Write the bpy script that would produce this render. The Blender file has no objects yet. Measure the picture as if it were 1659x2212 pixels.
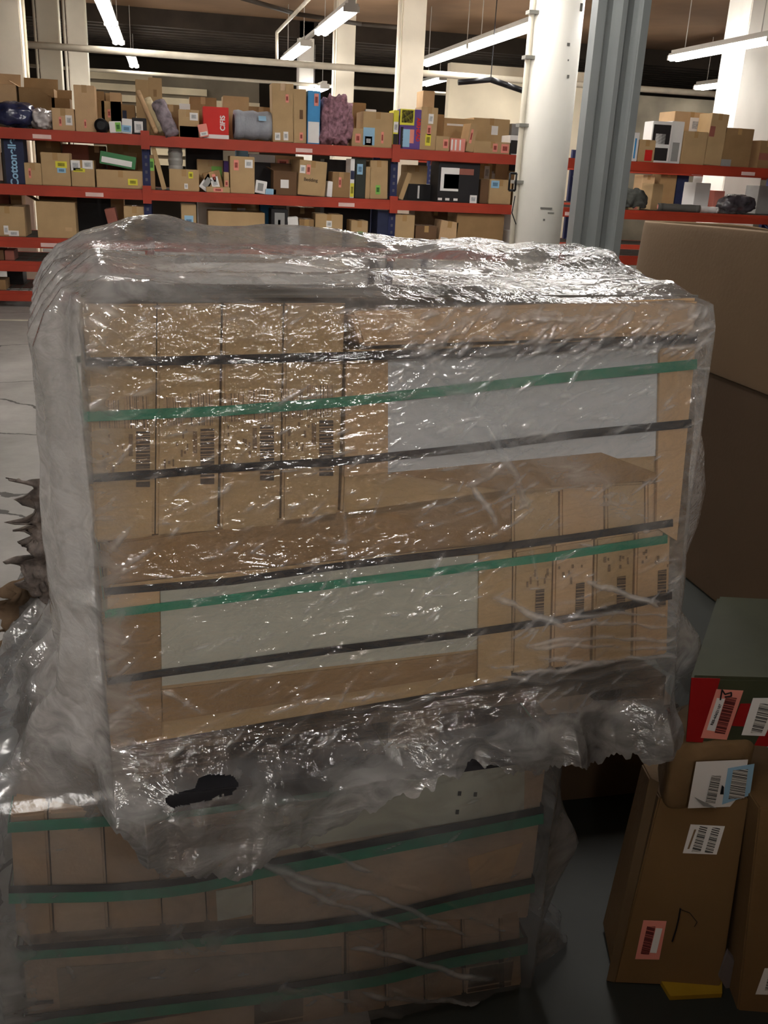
import bpy, math, random
import numpy as np
from math import sin, cos, radians, sqrt, pi
random.seed(7); np.random.seed(7)

# ---------------------------------------------------------------- camera, world, lights, exposure
FPX=2044.; CXP=829.5; CYP=1106.; CAMZ=1.6
YAW=radians(-13.3); PITCH=radians(20.05); ROLL=radians(2.85)
Zv=np.array([0,0,1.])
_f0=np.array([-sin(YAW),cos(YAW),0.]); _x0=np.array([cos(YAW),sin(YAW),0.])
FW=_f0*cos(PITCH)-Zv*sin(PITCH); _u0=np.cross(_x0,FW)
RT=cos(ROLL)*_x0+sin(ROLL)*_u0; UP=-sin(ROLL)*_x0+cos(ROLL)*_u0
CAM=np.array([0,0,CAMZ])
sc=bpy.context.scene
col=sc.collection
from mathutils import Matrix, Vector
cd=bpy.data.cameras.new('camera'); cam=bpy.data.objects.new('camera',cd); col.objects.link(cam)
cd.sensor_fit='VERTICAL'; cd.sensor_height=24.; cd.lens=24.*FPX/2212.; cd.clip_start=.02; cd.clip_end=200
M=Matrix.Identity(4)
for i in range(3):
    M[i][0]=RT[i]; M[i][1]=UP[i]; M[i][2]=-FW[i]; M[i][3]=CAM[i]
cam.matrix_world=M; sc.camera=cam
sc.view_settings.view_transform='Standard'; sc.view_settings.look='None'
sc.view_settings.gamma=1; sc.view_settings.exposure=1.18
sc.cycles.transparent_max_bounces=24
w=bpy.data.worlds.new('world'); sc.world=w; w.use_nodes=True
w.node_tree.nodes['Background'].inputs[0].default_value=(.85,.9,1,1)
w.node_tree.nodes['Background'].inputs[1].default_value=.05
TUBE_STRENGTH=17.0; NEAR_STRENGTH=52.0

# ---------------------------------------------------------------- helpers
def ray(x,y): return FW+RT*(x-CXP)/FPX+UP*(CYP-y)/FPX
def ony(x,y,Y): d=ray(x,y); return CAM+d*(Y/d[1])
def onx(x,y,X): d=ray(x,y); return CAM+d*(X/d[0])
def onz(x,y,z): d=ray(x,y); return CAM+d*((z-CAMZ)/d[2])
def onp(x,y,P,n): d=ray(x,y); return CAM+d*(((P-CAM)@n)/(d@n))

def srgb(r,g,b):
    def f(c):
        c/=255.; return c/12.92 if c<=.04045 else ((c+.055)/1.055)**2.4
    return (f(r),f(g),f(b),1)
_M={}
def mat(name,c,rough=.7,metal=0.,var=.12,scale=6.,bump=0.,bscale=60.,emit=0.,spec=.3,stretch=None):
    if name in _M: return _M[name]
    m=bpy.data.materials.new(name); m.use_nodes=True; nt=m.node_tree; b=nt.nodes['Principled BSDF']
    c=srgb(*c) if max(c[:3])>1.01 else tuple(c[:3])+(1,)
    b.inputs['Roughness'].default_value=rough; b.inputs['Metallic'].default_value=metal
    b.inputs['Specular IOR Level'].default_value=spec
    tc=nt.nodes.new('ShaderNodeTexCoord'); mp=nt.nodes.new('ShaderNodeMapping')
    nt.links.new(tc.outputs['Object'],mp.inputs[0])
    if stretch: mp.inputs['Scale'].default_value=stretch
    n=nt.nodes.new('ShaderNodeTexNoise'); n.inputs['Scale'].default_value=scale; n.inputs['Detail'].default_value=6
    nt.links.new(mp.outputs[0],n.inputs['Vector'])
    mr=nt.nodes.new('ShaderNodeMapRange'); nt.links.new(n.outputs[0],mr.inputs[0])
    mr.inputs['From Min'].default_value=.3; mr.inputs['From Max'].default_value=.7
    mr.inputs['To Min'].default_value=1-var; mr.inputs['To Max'].default_value=1+var
    vm=nt.nodes.new('ShaderNodeVectorMath'); vm.operation='SCALE'; vm.inputs[0].default_value=c[:3]
    nt.links.new(mr.outputs[0],vm.inputs['Scale']); nt.links.new(vm.outputs[0],b.inputs['Base Color'])
    if bump:
        n2=nt.nodes.new('ShaderNodeTexNoise'); n2.inputs['Scale'].default_value=bscale; n2.inputs['Detail'].default_value=4
        nt.links.new(mp.outputs[0],n2.inputs['Vector'])
        bp=nt.nodes.new('ShaderNodeBump'); bp.inputs['Strength'].default_value=bump; bp.inputs['Distance'].default_value=.01
        nt.links.new(n2.outputs[0],bp.inputs['Height']); nt.links.new(bp.outputs[0],b.inputs['Normal'])
    if emit:
        b.inputs['Emission Color'].default_value=(1,.97,.93,1); b.inputs['Emission Strength'].default_value=emit
    _M[name]=m; return m
def barcode(name,direction,scale,fg=(40,38,40),bg=(225,222,220),th=.5):
    if name in _M: return _M[name]
    m=bpy.data.materials.new(name); m.use_nodes=True; nt=m.node_tree; b=nt.nodes['Principled BSDF']; b.inputs['Roughness'].default_value=.6
    tc=nt.nodes.new('ShaderNodeTexCoord'); d=nt.nodes.new('ShaderNodeVectorMath'); d.operation='DOT_PRODUCT'
    nt.links.new(tc.outputs['Object'],d.inputs[0]); d.inputs[1].default_value=tuple(direction)
    n=nt.nodes.new('ShaderNodeTexNoise'); n.noise_dimensions='1D'; n.inputs['Scale'].default_value=scale; n.inputs['Detail'].default_value=1.5
    nt.links.new(d.outputs['Value'],n.inputs['W'])
    r=nt.nodes.new('ShaderNodeValToRGB'); r.color_ramp.interpolation='CONSTANT'
    r.color_ramp.elements[0].color=srgb(*bg); r.color_ramp.elements[1].color=srgb(*fg); r.color_ramp.elements[1].position=th
    nt.links.new(n.outputs[0],r.inputs[0]); nt.links.new(r.outputs[0],b.inputs['Base Color'])
    _M[name]=m; return m

def tag(o,label=None,cat=None,group=None,kind=None):
    if label: o['label']=label
    if cat: o['category']=cat
    if group: o['group']=group
    if kind: o['kind']=kind
    return o
def empty(name,loc=(0,0,0)):
    o=bpy.data.objects.new(name,None); o.location=tuple(loc); o.empty_display_size=.05; col.objects.link(o); return o
def par(o,p):
    o.parent=p
    o.matrix_parent_inverse=Matrix.Translation(-Vector(p.location)) if p.type=='EMPTY' else Matrix.Identity(4)
    return o
class MB:
    def __init__(s): s.v=[]; s.f=[]
    def hexa(s,P):   # 8 pts: front quad TL,TR,BR,BL then back quad
        k=len(s.v); s.v+= [tuple(map(float,p)) for p in P]
        for q in ((0,3,2,1),(4,5,6,7),(0,1,5,4),(1,2,6,5),(2,3,7,6),(3,0,4,7)): s.f.append(tuple(k+i for i in q))
        return s
    def box(s,x0,x1,y0,y1,z0,z1):
        return s.hexa([(x0,y0,z1),(x1,y0,z1),(x1,y0,z0),(x0,y0,z0),(x0,y1,z1),(x1,y1,z1),(x1,y1,z0),(x0,y1,z0)])
    def quad(s,a,b,c,d):
        k=len(s.v); s.v+=[tuple(map(float,p)) for p in (a,b,c,d)]; s.f.append((k,k+1,k+2,k+3)); return s
    def tube(s,a,b,r,n=12,r2=None,caps=True):
        a=np.array(a,float); b=np.array(b,float); r2=r if r2 is None else r2
        d=b-a; d/=np.linalg.norm(d); q=np.cross(d,[0,0,1] if abs(d[2])<.9 else [1,0,0]); q/=np.linalg.norm(q); t=np.cross(d,q)
        k=len(s.v)
        for (c,rr) in ((a,r),(b,r2)):
            for i in range(n):
                A=2*pi*i/n; s.v.append(tuple(c+rr*(cos(A)*q+sin(A)*t)))
        for i in range(n):
            j=(i+1)%n; s.f.append((k+i,k+j,k+n+j,k+n+i))
        if caps: s.f.append(tuple(k+i for i in range(n))[::-1]); s.f.append(tuple(k+n+i for i in range(n)))
        return s
    def path(s,pts,r,n=8):
        for a,b in zip(pts[:-1],pts[1:]): s.tube(a,b,r,n)
        return s
    def build(s,name,m,parent=None,smooth=False,bevel=0,rot=None):
        me=bpy.data.meshes.new(name); me.from_pydata(s.v,[],s.f); me.update()
        import bmesh
        b=bmesh.new(); b.from_mesh(me); bmesh.ops.recalc_face_normals(b,faces=b.faces[:])
        if bevel: bmesh.ops.bevel(b,geom=b.edges[:],offset=bevel,segments=2,affect='EDGES',clamp_overlap=True)
        b.to_mesh(me); b.free()
        if smooth: me.polygons.foreach_set('use_smooth',[True]*len(me.polygons))
        me.materials.append(m)
        o=bpy.data.objects.new(name,me); col.objects.link(o)
        if parent: par(o,parent)
        return o
def grid(name,P,m,parent=None,smooth=True,closed_u=False,attr=None,drop=None,dirt_shade=None):
    """P: (rows, cols, 3)"""
    R,Cn=P.shape[:2]; me=bpy.data.meshes.new(name)
    i=np.arange(R-1)[:,None]; cc=Cn if closed_u else Cn-1; j=np.arange(cc)[None,:]; j2=(j+1)%Cn
    F=np.stack([i*Cn+j,i*Cn+j2,(i+1)*Cn+j2,(i+1)*Cn+j],-1).reshape(-1,4)
    if drop is not None:
        k=~drop[:-1,:cc].reshape(-1); F=F[k]
    me.from_pydata(P.reshape(-1,3).tolist(),[],F.tolist()); me.update()
    if smooth: me.polygons.foreach_set('use_smooth',[True]*len(me.polygons))
    if attr is not None:
        a=me.attributes.new('haze','FLOAT','POINT'); a.data.foreach_set('value',attr.reshape(-1).astype(np.float32))
    if dirt_shade is not None:
        a=me.attributes.new('dirt_shade','FLOAT','POINT'); a.data.foreach_set('value',dirt_shade.reshape(-1).astype(np.float32))
    me.materials.append(m); o=bpy.data.objects.new(name,me); col.objects.link(o)
    if parent: par(o,parent)
    return o
def _h(ix,iy,iz,seed):
    n=(ix*374761393+iy*668265263+iz*2147483647+seed*974634777)&0xffffffff
    n=((n^(n>>13))*1274126177)&0xffffffff; n=n^(n>>16); return (n&0xffff)/65535.
def vn(p,seed=0):
    p=np.asarray(p,float)+100.; i=np.floor(p).astype(np.int64); f=p-i; f=f*f*(3-2*f); r=0
    for a in (0,1):
        for b in (0,1):
            for c in (0,1):
                wgt=(f[...,0] if a else 1-f[...,0])*(f[...,1] if b else 1-f[...,1])*(f[...,2] if c else 1-f[...,2])
                r=r+wgt*_h(i[...,0]+a,i[...,1]+b,i[...,2]+c,seed)
    return r*2-1
def fbm(p,o=3,seed=0):
    r=0;a=1.
    for k in range(o): r=r+a*vn(p*(2**k),seed+k*7); a*=.5
    return r
def ridged(p,o=3,seed=0):
    r=0;a=1.
    for k in range(o): r=r+a*(1-2*np.abs(vn(p*(2**k),seed+k*7))); a*=.5
    return r
def itp(x,tab): 
    a=np.array(tab,float); return np.interp(x,a[:,0],a[:,1])
def text(s,size,origin,ex,ez,m,parent,name='lettering',bold=0.,align='CENTER'):
    cu=bpy.data.curves.new(name,'FONT'); cu.body=s; cu.size=size; cu.align_x=align; cu.align_y='CENTER'; cu.extrude=.0004; cu.offset=bold
    t=bpy.data.objects.new(name+'_c',cu); col.objects.link(t)
    me=bpy.data.meshes.new_from_object(t.evaluated_get(bpy.context.evaluated_depsgraph_get()))
    ex=np.array(ex,float);ex/=np.linalg.norm(ex);ez=np.array(ez,float);ez/=np.linalg.norm(ez);n=np.cross(ex,ez)
    MM=Matrix.Identity(4)
    for i in range(3): MM[i][0]=ex[i];MM[i][1]=ez[i];MM[i][2]=n[i];MM[i][3]=origin[i]
    me.transform(MM); bpy.data.objects.remove(t); me.materials.clear(); me.materials.append(m)
    o=bpy.data.objects.new(name,me); col.objects.link(o); par(o,parent); return o

KR=mat('kraft_board',(182,154,114),.75,bump=.15,bscale=90,var=.07,spec=.2)
KR2=mat('kraft_board_pale',(196,164,126),.75,bump=.15,bscale=90,var=.08,spec=.2)
KR3=mat('kraft_board_brown',(150,120,84),.75,bump=.15,bscale=90,var=.10,spec=.2)
KD=mat('kraft_board_dark',(108,82,60),.8,bump=.15,bscale=90,var=.10,spec=.2)
TAPE=mat('clear_tape',(176,142,96),.25,var=.04,spec=.6)
WHITE=mat('white_paper',(232,230,228),.6,var=.04)
ORANGE=mat('orange_rack_paint',(164,58,38),.45,var=.15,scale=3,spec=.4)
NAVY=mat('navy_rack_paint',(34,40,78),.5,var=.15)
BLACK=mat('black_plastic',(24,24,27),.4,var=.1)
CREAM=mat('cream_column_paint',(226,218,200),.55,var=.06,scale=3,bump=.1,bscale=12)
TOUCH=mat('white_column_paint',(248,245,236),.45,var=.05,scale=4,bump=.12,bscale=14,stretch=(1,1,.4))

# ---------------------------------------------------------------- setting
def floor():
    m=bpy.data.materials.new('concrete_floor'); m.use_nodes=True; nt=m.node_tree; b=nt.nodes['Principled BSDF']; b.inputs['Roughness'].default_value=.62
    tc=nt.nodes.new('ShaderNodeTexCoord')
    n=nt.nodes.new('ShaderNodeTexNoise'); n.inputs['Scale'].default_value=1.3; n.inputs['Detail'].default_value=9; n.inputs['Roughness'].default_value=.65
    nt.links.new(tc.outputs['Object'],n.inputs['Vector'])
    r=nt.nodes.new('ShaderNodeValToRGB'); nt.links.new(n.outputs[0],r.inputs[0])
    r.color_ramp.elements[0].position=.3; r.color_ramp.elements[0].color=srgb(112,110,106); r.color_ramp.elements[1].position=.7; r.color_ramp.elements[1].color=srgb(160,156,152)
    v=nt.nodes.new('ShaderNodeTexVoronoi'); v.feature='DISTANCE_TO_EDGE'; v.inputs['Scale'].default_value=.9
    n2=nt.nodes.new('ShaderNodeTexNoise'); n2.inputs['Scale'].default_value=5; n2.inputs['Detail'].default_value=5
    nt.links.new(tc.outputs['Object'],n2.inputs['Vector'])
    mx=nt.nodes.new('ShaderNodeMix'); mx.data_type='VECTOR'; mx.inputs[0].default_value=.12
    nt.links.new(tc.outputs['Object'],mx.inputs[4]); nt.links.new(n2.outputs['Color'],mx.inputs[5]); nt.links.new(mx.outputs[1],v.inputs['Vector'])
    lt=nt.nodes.new('ShaderNodeMath'); lt.operation='LESS_THAN'; lt.inputs[1].default_value=.006; nt.links.new(v.outputs['Distance'],lt.inputs[0])
    mc=nt.nodes.new('ShaderNodeMix'); mc.data_type='RGBA'; nt.links.new(lt.outputs[0],mc.inputs[0]); nt.links.new(r.outputs[0],mc.inputs[6]); mc.inputs[7].default_value=srgb(62,60,56)
    # olive-tinted floor on the right, its colour darkened for the shade there
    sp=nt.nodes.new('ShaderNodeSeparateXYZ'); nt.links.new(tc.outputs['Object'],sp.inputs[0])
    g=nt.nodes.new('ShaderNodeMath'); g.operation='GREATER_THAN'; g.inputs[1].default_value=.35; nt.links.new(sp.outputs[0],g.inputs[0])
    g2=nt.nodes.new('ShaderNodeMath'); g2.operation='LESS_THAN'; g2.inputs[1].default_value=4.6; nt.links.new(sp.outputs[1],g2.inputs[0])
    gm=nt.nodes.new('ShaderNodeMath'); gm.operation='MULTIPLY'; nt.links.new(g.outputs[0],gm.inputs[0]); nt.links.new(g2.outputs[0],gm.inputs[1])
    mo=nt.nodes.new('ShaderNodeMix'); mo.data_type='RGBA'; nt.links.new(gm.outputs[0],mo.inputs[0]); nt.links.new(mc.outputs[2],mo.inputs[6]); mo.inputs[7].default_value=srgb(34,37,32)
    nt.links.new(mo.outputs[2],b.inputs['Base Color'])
    return m
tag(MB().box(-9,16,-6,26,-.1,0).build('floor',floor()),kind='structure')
CEIL=mat('ceiling_plaster',(132,104,78),.9,var=.2,scale=.8)
tag(MB().box(-9,16,-6,26,4.0,4.1).build('ceiling',CEIL),kind='structure')
JO=mat('dark_joist',(62,54,46),.85,var=.3,scale=2)
for i in range(16):
    y=19+i*.42
    tag(MB().box(-9,16,y,y+.14,3.72,4.0).build('trim_1' if i==0 else 'trim_%d'%(i+1),JO),kind='structure')
DK=mat('dark_wall',(74,66,56),.9,var=.3,scale=.6)
tag(MB().box(-9,16,25.8,26,0,4.0).build('wall_back',DK),kind='structure')
tag(MB().box(-9,-8.8,-6,25.8,0,4.0).build('wall_left',DK),kind='structure')
tag(MB().box(15.8,16,-6,25.8,0,4.0).build('wall_right',DK),kind='structure')
tag(MB().box(-8.8,15.8,-6,-5.8,0,4.0).build('wall_front',DK),kind='structure')
# pale block-work wall section right of centre and stained concrete wall to its right
WB=mat('painted_block_wall',(222,212,188),.8,var=.12,scale=1.2)
a=ony(968,230,17.5); b_=ony(1330,230,17.5)
tag(MB().box(a[0],b_[0],17.5,17.7,0,3.35).build('wall_inner',WB),kind='structure')
SW=mat('stained_concrete_wall',(128,120,104),.9,var=.35,scale=1.6)
tag(MB().box(b_[0],15.7,17.6,17.8,0,3.05).build('wall_far',SW),kind='structure')
# horizontal board wall on the left far side
a0=ony(196,230,22)[0]; a1=ony(560,230,22)[0]
BW=mat('pale_board',(206,192,162),.8,var=.18,scale=1.5); BW2=mat('grey_board',(120,110,94),.85,var=.2,scale=1.5)
ti=17
mb=MB(); mb2=MB()
zz=1.4
for i in range(9):
    mb.box(a0,a1-(i%3)*1.1,21.9,22,zz+i*.2,zz+i*.2+.13)
    mb2.box(a0,a1,22.0,22.05,zz+i*.2,zz+i*.2+.2)
tag(mb2.build('trim_17',BW2),kind='structure'); tag(mb.build('trim_18',BW),kind='structure')
tag(MB().box(-9,9,9.95,10.02,.001,.004).build('trim_19',mat('floor_line',(196,192,176),.6,var=.15)),kind='structure')

# columns
def sq_column(px0,px1,y,Y,label,m=CREAM,pipe=True,depth=None,name='concrete_column'):
    x0=ony(px0,y,Y)[0]; x1=ony(px1,y,Y)[0]; r=empty(name,((x0+x1)/2,Y,0)); wd=(x1-x0)
    MB().box(x0,x1,Y,Y+(depth or wd),0,4.0).build('shaft',m,r,bevel=.012)
    if pipe:
        MB().tube((x0-.035,Y+.02,0),(x0-.035,Y+.02,4.0),.024).build('conduit',m,r,smooth=True)
    tag(r,label,'column'); return r
sq_column(868,919,80,13,'cream square column behind the rack, with a conduit on its left edge')
sq_column(-30,47,80,12.7,'cream square column at the far left, cut by the picture edge',pipe=False)
sq_column(52,58,80,12.9,'slim cream pipe column right beside the leftmost column',pipe=False)
sq_column(86,133,150,18.5,'left one of the paired pale columns seen behind the far left shelf goods')
sq_column(149,191,150,17.5,'right one of the paired pale columns seen behind the tall carton')
sq_column(645,678,150,19,'short lit white column beyond the blue box',m=TOUCH,pipe=False)
sq_column(726,766,150,15.5,'pale column rising above the fluffy purple bag')
sq_column(1578,1660,300,12.6,'broad white column at the right edge behind the rack',m=TOUCH,pipe=False)
# round white column in the middle distance
Yc=7.0; x0=ony(1164,60,Yc)[0]; x1=ony(1277,60,Yc)[0]; rc=(x1-x0)/2; xc=(x0+x1)/2
r=empty('round_column',(xc,Yc+rc,0)); tag(r,'round white painted column standing in front of the rack, with a side conduit','column')
MB().tube((xc,Yc+rc,0),(xc,Yc+rc,4.0),rc,48).build('shaft',TOUCH,r,smooth=True)
MB().tube((x0-.012,Yc+rc-.06,0),(x0-.012,Yc+rc-.06,4.0),.02).build('conduit',CREAM,r,smooth=True)
cl=MB()
for yy in (120,270,395,540,20):
    z=ony(1150,yy,Yc)[2]; cl.box(x0-.045,x0+.03,Yc+rc-.1,Yc+rc-.02,z-.012,z+.012)
cl.build('clamp',mat('grey_clamp',(150,148,140),.5,.3),r)
z=ony(1150,395,Yc)[2]; h=MB(); X=x0-.05
h.path([(X,Yc+.05,z+.06),(X-.05,Yc+.05,z+.06),(X-.05,Yc+.05,z-.06),(X,Yc+.05,z-.06),(X,Yc+.05,z+.06)],.008)
h.build('hook',BLACK,r,smooth=True)
z0=ony(1143,425,Yc)[2]
MB().path([(X,Yc+.04,z0),(X-.02,Yc+.02,z0-.12),(X+.02,Yc+.02,z0-.2)],.004).build('wire',BLACK,r)
sp=MB()
for (px,py,ww,hh) in ((1228,96,.02,.02),(1228,165,.015,.02),(1228,130,.008,.01),(1180,450,.09,.012),(1175,475,.012,.014),(1260,14,.02,.05),(1190,460,.05,.008)):
    q=ony(px,py,Yc); dx=q[0]-xc; dy=-sqrt(max(rc*rc-dx*dx,.0004)) ; k=1.004
    sp.box(q[0]-ww/2,q[0]+ww/2,Yc+rc+dy*k-.006,Yc+rc+dy*.97,q[2]-hh/2,q[2]+hh/2)
sp.build('scuff_marks',mat('scuff',(120,118,112),.9,var=.3),r)
# galvanised corrugated steel upright
Ys=6.2; STEEL=mat('galvanised_steel',(128,132,132),.45,.3,var=.18,scale=2.5,stretch=(1,1,.15),spec=.5)
xs0=ony(1288,50,Ys)[0]; xs1=ony(1402,50,Ys)[0]; W_=xs1-xs0
prof=[(0,.10),(0,.0),(.16,.0),(.22,.035),(.34,.05),(.42,.02),(.47,0),(.56,0),(.62,.03),(.74,.05),(.82,.015),(.86,0),(1,.0),(1,.10)]
mb=MB(); n=len(prof)
for z in (0,4.0):
    for (u,d) in prof: mb.v.append((xs0+u*W_,Ys+d,z))
    for (u,d) in prof[::-1]: mb.v.append((xs0+.012+u*(W_-.024),Ys+d+.008,z))
N2=2*n
for i in range(N2):
    j=(i+1)%N2; mb.f.append((i,j,N2+j,N2+i))
mb.f.append(tuple(range(N2))); mb.f.append(tuple(range(N2,2*N2)))
r=empty('steel_post',(xs0+W_/2,Ys,0)); tag(r,'grey galvanised corrugated steel post right of the round white column','post')
mb.build('channel',STEEL,r)
mb=MB(); mb.box(xs0-.02,xs1+.02,Ys-.02,Ys+.14,0,.02).build('base_plate',STEEL,r)
h=MB()
for k in range(14): h.box(xs0+.25*W_-.01,xs0+.25*W_+.004,Ys+.012,Ys+.045,.3+k*.25,.33+k*.25)
pass

# ---------------------------------------------------------------- ceiling lights
TUBE=mat('lit_tube',(255,252,246),.4,emit=TUBE_STRENGTH,var=0); TUBEL=mat('lit_tube_dim',(255,252,246),.4,emit=7,var=0); TUBEN=mat('lit_tube_near',(255,252,246),.4,emit=NEAR_STRENGTH,var=0)
HOUS=mat('fixture_housing',(196,192,184),.5,var=.05); LZ=3.2
def fixture(X,Y0,Y1,label,tm=TUBE,vis=True,group=None,z=LZ):
    r=empty('strip_light',(X,(Y0+Y1)/2,z)); tag(r,label,'ceiling light',group)
    MB().box(X-.075,X+.075,Y0,Y1,z+.03,z+.055).build('reflector',HOUS,r)
    MB().box(X-.04,X+.04,Y0,Y1,z+.055,z+.10).build('housing',HOUS,r)
    for s in (-.042,.042): MB().tube((X+s,Y0+.03,z-.01),(X+s,Y1-.03,z-.01),.034,12).build('tube',tm,r,smooth=True)
    MB().box(X-.09,X+.09,Y0,Y0+.03,z-.03,z+.03).build('end_socket',HOUS,r); MB().box(X-.09,X+.09,Y1-.03,Y1,z-.03,z+.03).build('end_socket',HOUS,r)
    for yy in (Y0+.3,Y1-.3): MB().tube((X,yy,z+.1),(X,yy,4.0),.006,6).build('hanger_rod',HOUS,r)
def Yof(px,py): return onz(px,py,LZ)[1]
fixture(-.62,Yof(160,-20),14.4,'bright strip light at upper left, nearer of its row')
fixture(-.62,14.45,Yof(262,92),'bright strip light at upper left, farther of the joined pair')
fixture(-.5,Yof(282,118),Yof(303,143),'small distant strip light just below the upper left pair')
fixture(2.06,Yof(770,20),Yof(690,70),'strip light above the blue box, larger and nearer one')
fixture(2.06,Yof(665,95),Yof(620,130),'strip light left of the pale column, lower end of the slanting row')
fixture(2.9,Yof(722,150),Yof(694,165),'tiny distant strip light beside the pale column above the purple bag',z=2.9)
ym=(Yof(1160,50)+Yof(925,135))/2
fixture(4.2,Yof(1160,50),ym,'long strip light left of the round white column, nearer half')
fixture(4.2,ym+.04,Yof(915,138),'long strip light left of the round white column, farther half next to the cream column')
fixture(5.2,Yof(960,170),Yof(922,182),'small distant strip light above the white block wall')
fixture(6.98,Yof(1657,83),Yof(1465,127),'strip light at the upper right corner')
fixture(9.5,Yof(1600,178),Yof(1508,190),'thin strip light below the upper right one, behind the white column')
fixture(6.2,Yof(1290,155),Yof(1262,168),'strip light glimpsed between the round column and the steel post')
# the same rows carry on overhead and behind the viewer
for k,(X,Y0,Y1) in enumerate([(-.62,6.4,8.8),(2.06,6.4,8.8),(4.2,6.4,8.8),(2.06,3.4,5.8),(-3.3,2.2,4.6),(-.62,-.6,1.3),(-.62,-5.2,-2.8),(2.06,-5.2,-2.8)]):
    fixture(X,Y0,Y1,'overhead strip light outside the picture',TUBEN if Y1<-1 else (TUBEL if Y1<2 else TUBE),group='strip lights overhead')
# rail between fixtures
rl=MB().box(2.03,2.09,Yof(690,70),Yof(665,95),LZ+.05,LZ+.09).build('light_rail',HOUS); tag(rl,'grey channel joining the two slanting strip lights left of the pale column','rail')
PIPE=mat('pale_pipe',(200,192,174),.5,var=.12)
mb=MB().tube((-2.2,14.7,2.9),(15,14.7,2.9),.045,12); o=mb.build('overhead_pipe',PIPE,smooth=True); tag(o,'long pale pipe crossing under the ceiling behind the strip lights','pipe')
o=MB().tube((-8,19,2.95),(15,19,2.95),.03,8).build('overhead_pipe',PIPE,smooth=True); tag(o,'thinner distant pipe crossing behind the paired pale columns','pipe')
pts=[ony(px,py,12.4) for px,py in ((740,232),(900,196),(990,178),(1060,172),(1095,184),(1130,196),(1165,198))]
o=MB().path([tuple(p) for p in pts[2:]],.035,10).build('black_hose',BLACK,smooth=True); tag(o,'thick black sagging hose left of the round white column','hose'); MB().tube(tuple(pts[3]),(pts[3][0],pts[3][1],4.0),.006,6).build('hanger',BLACK,o); MB().tube(tuple(pts[5]),(pts[5][0],pts[5][1],4.0),.006,6).build('hanger',BLACK,o)
pts=[onz(px,py,3.55) for px,py in ((520,-5),(640,30),(780,52),(900,62))]
o=MB().path([tuple(p) for p in pts],.03,8).build('ceiling_conduit',mat('dark_conduit',(60,52,44),.7),smooth=True); tag(o,'dark conduit curving under the brown ceiling at top centre','conduit')
pts=[onz(px,py,3.5) for px,py in ((670,-5),(598,70),(598,74))]; p2=ony(598,130,pts[-1][1])
o=MB().path([tuple(pts[0]),tuple(pts[1]),tuple(p2)],.025,8).build('ceiling_conduit',PIPE,smooth=True); tag(o,'thin bent conduit dropping to the long pale pipe near top centre','conduit')

# ---------------------------------------------------------------- pallet rack
RY=10.90; RD=1.05; LV=[1.79,1.25,.725,.48,.17]; BAYX=[-5.54,-2.86,-.18,2.5,5.18,7.86,10.54]
def rack(RY,BAYX,LV,label,short=None,ztop=1.82):
    r=empty('pallet_rack',(BAYX[0],RY,0)); tag(r,label,'rack')
    for X in BAYX:
        for yy in (RY,RY+RD-.08):
            m_=MB(); m_.box(X-.04,X+.04,yy,yy+.015,0,ztop); m_.box(X-.04,X-.028,yy+.015,yy+.07,0,ztop); m_.box(X+.028,X+.04,yy+.015,yy+.07,0,ztop)
            u=m_.build('upright',NAVY,r)
            if yy==RY:
                hs=MB()
                for k in range(int(ztop/.075)-1): hs.box(X-.012,X+.012,yy-.002,yy+.001,.06+k*.075,.09+k*.075)
                hs.build('upright_slots',mat('slot_grey',(84,84,96),.6),r)
        bz=MB()
        for k in range(3): bz.tube((X,RY+.07,.2+k*.5),(X,RY+RD-.08,.6+k*.5),.014,6)
        bz.build('brace',NAVY,r)
        MB().box(X-.07,X+.07,RY-.02,RY+.1,0,.01).build('foot_plate',NAVY,r)
    for li,z in enumerate(LV):
        for a,b in zip(BAYX[:-1],BAYX[1:]):
            if short and li in short and a>-2: continue
            for yy,nm in ((RY-.05,'beam'),(RY+RD-.05,'back_beam')):
                m_=MB(); m_.box(a+.04,b-.04,yy,yy+.045,z-.105,z-.035); m_.box(a+.04,b-.04,yy+.012,yy+.045,z-.035,z)
                m_.build(nm,ORANGE,r)
            for X in (a+.022,b-.022): MB().box(X-.022,X+.022,RY-.06,RY-.005,z-.14,z+.04).build('beam_connector',ORANGE,r)
            dk=MB()
            for k in range(26): 
                x=a+.06+(b-a-.12)*k/25.; dk.box(x-.004,x+.004,RY,RY+RD-.05,z-.018,z-.010)
            for k in range(9):
                y=RY+.02+(RD-.1)*k/8.; dk.box(a+.05,b-.05,y-.01,y+.01,z-.010,z-.002)
            dk.build('shelf_deck',mat('deck_wire',(92,88,82),.5,.6),r)
            xx=a+(.62 if li%2==0 else .8)*(b-a)
            MB().box(xx-.09,xx+.09,RY-.054,RY-.05,z-.09,z-.05).build('location_label',mat('location_label',(226,196,190),.6,var=.1),r)
    return r
rack(RY,BAYX,LV,'long orange and navy pallet rack across the room, loaded with parcels',short=(3,4))
rack(14.6,[3.9,6.6,9.3,12.0],[1.79,1.2,.6],'second orange and navy rack seen behind through the right bay',ztop=2.0)

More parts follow.
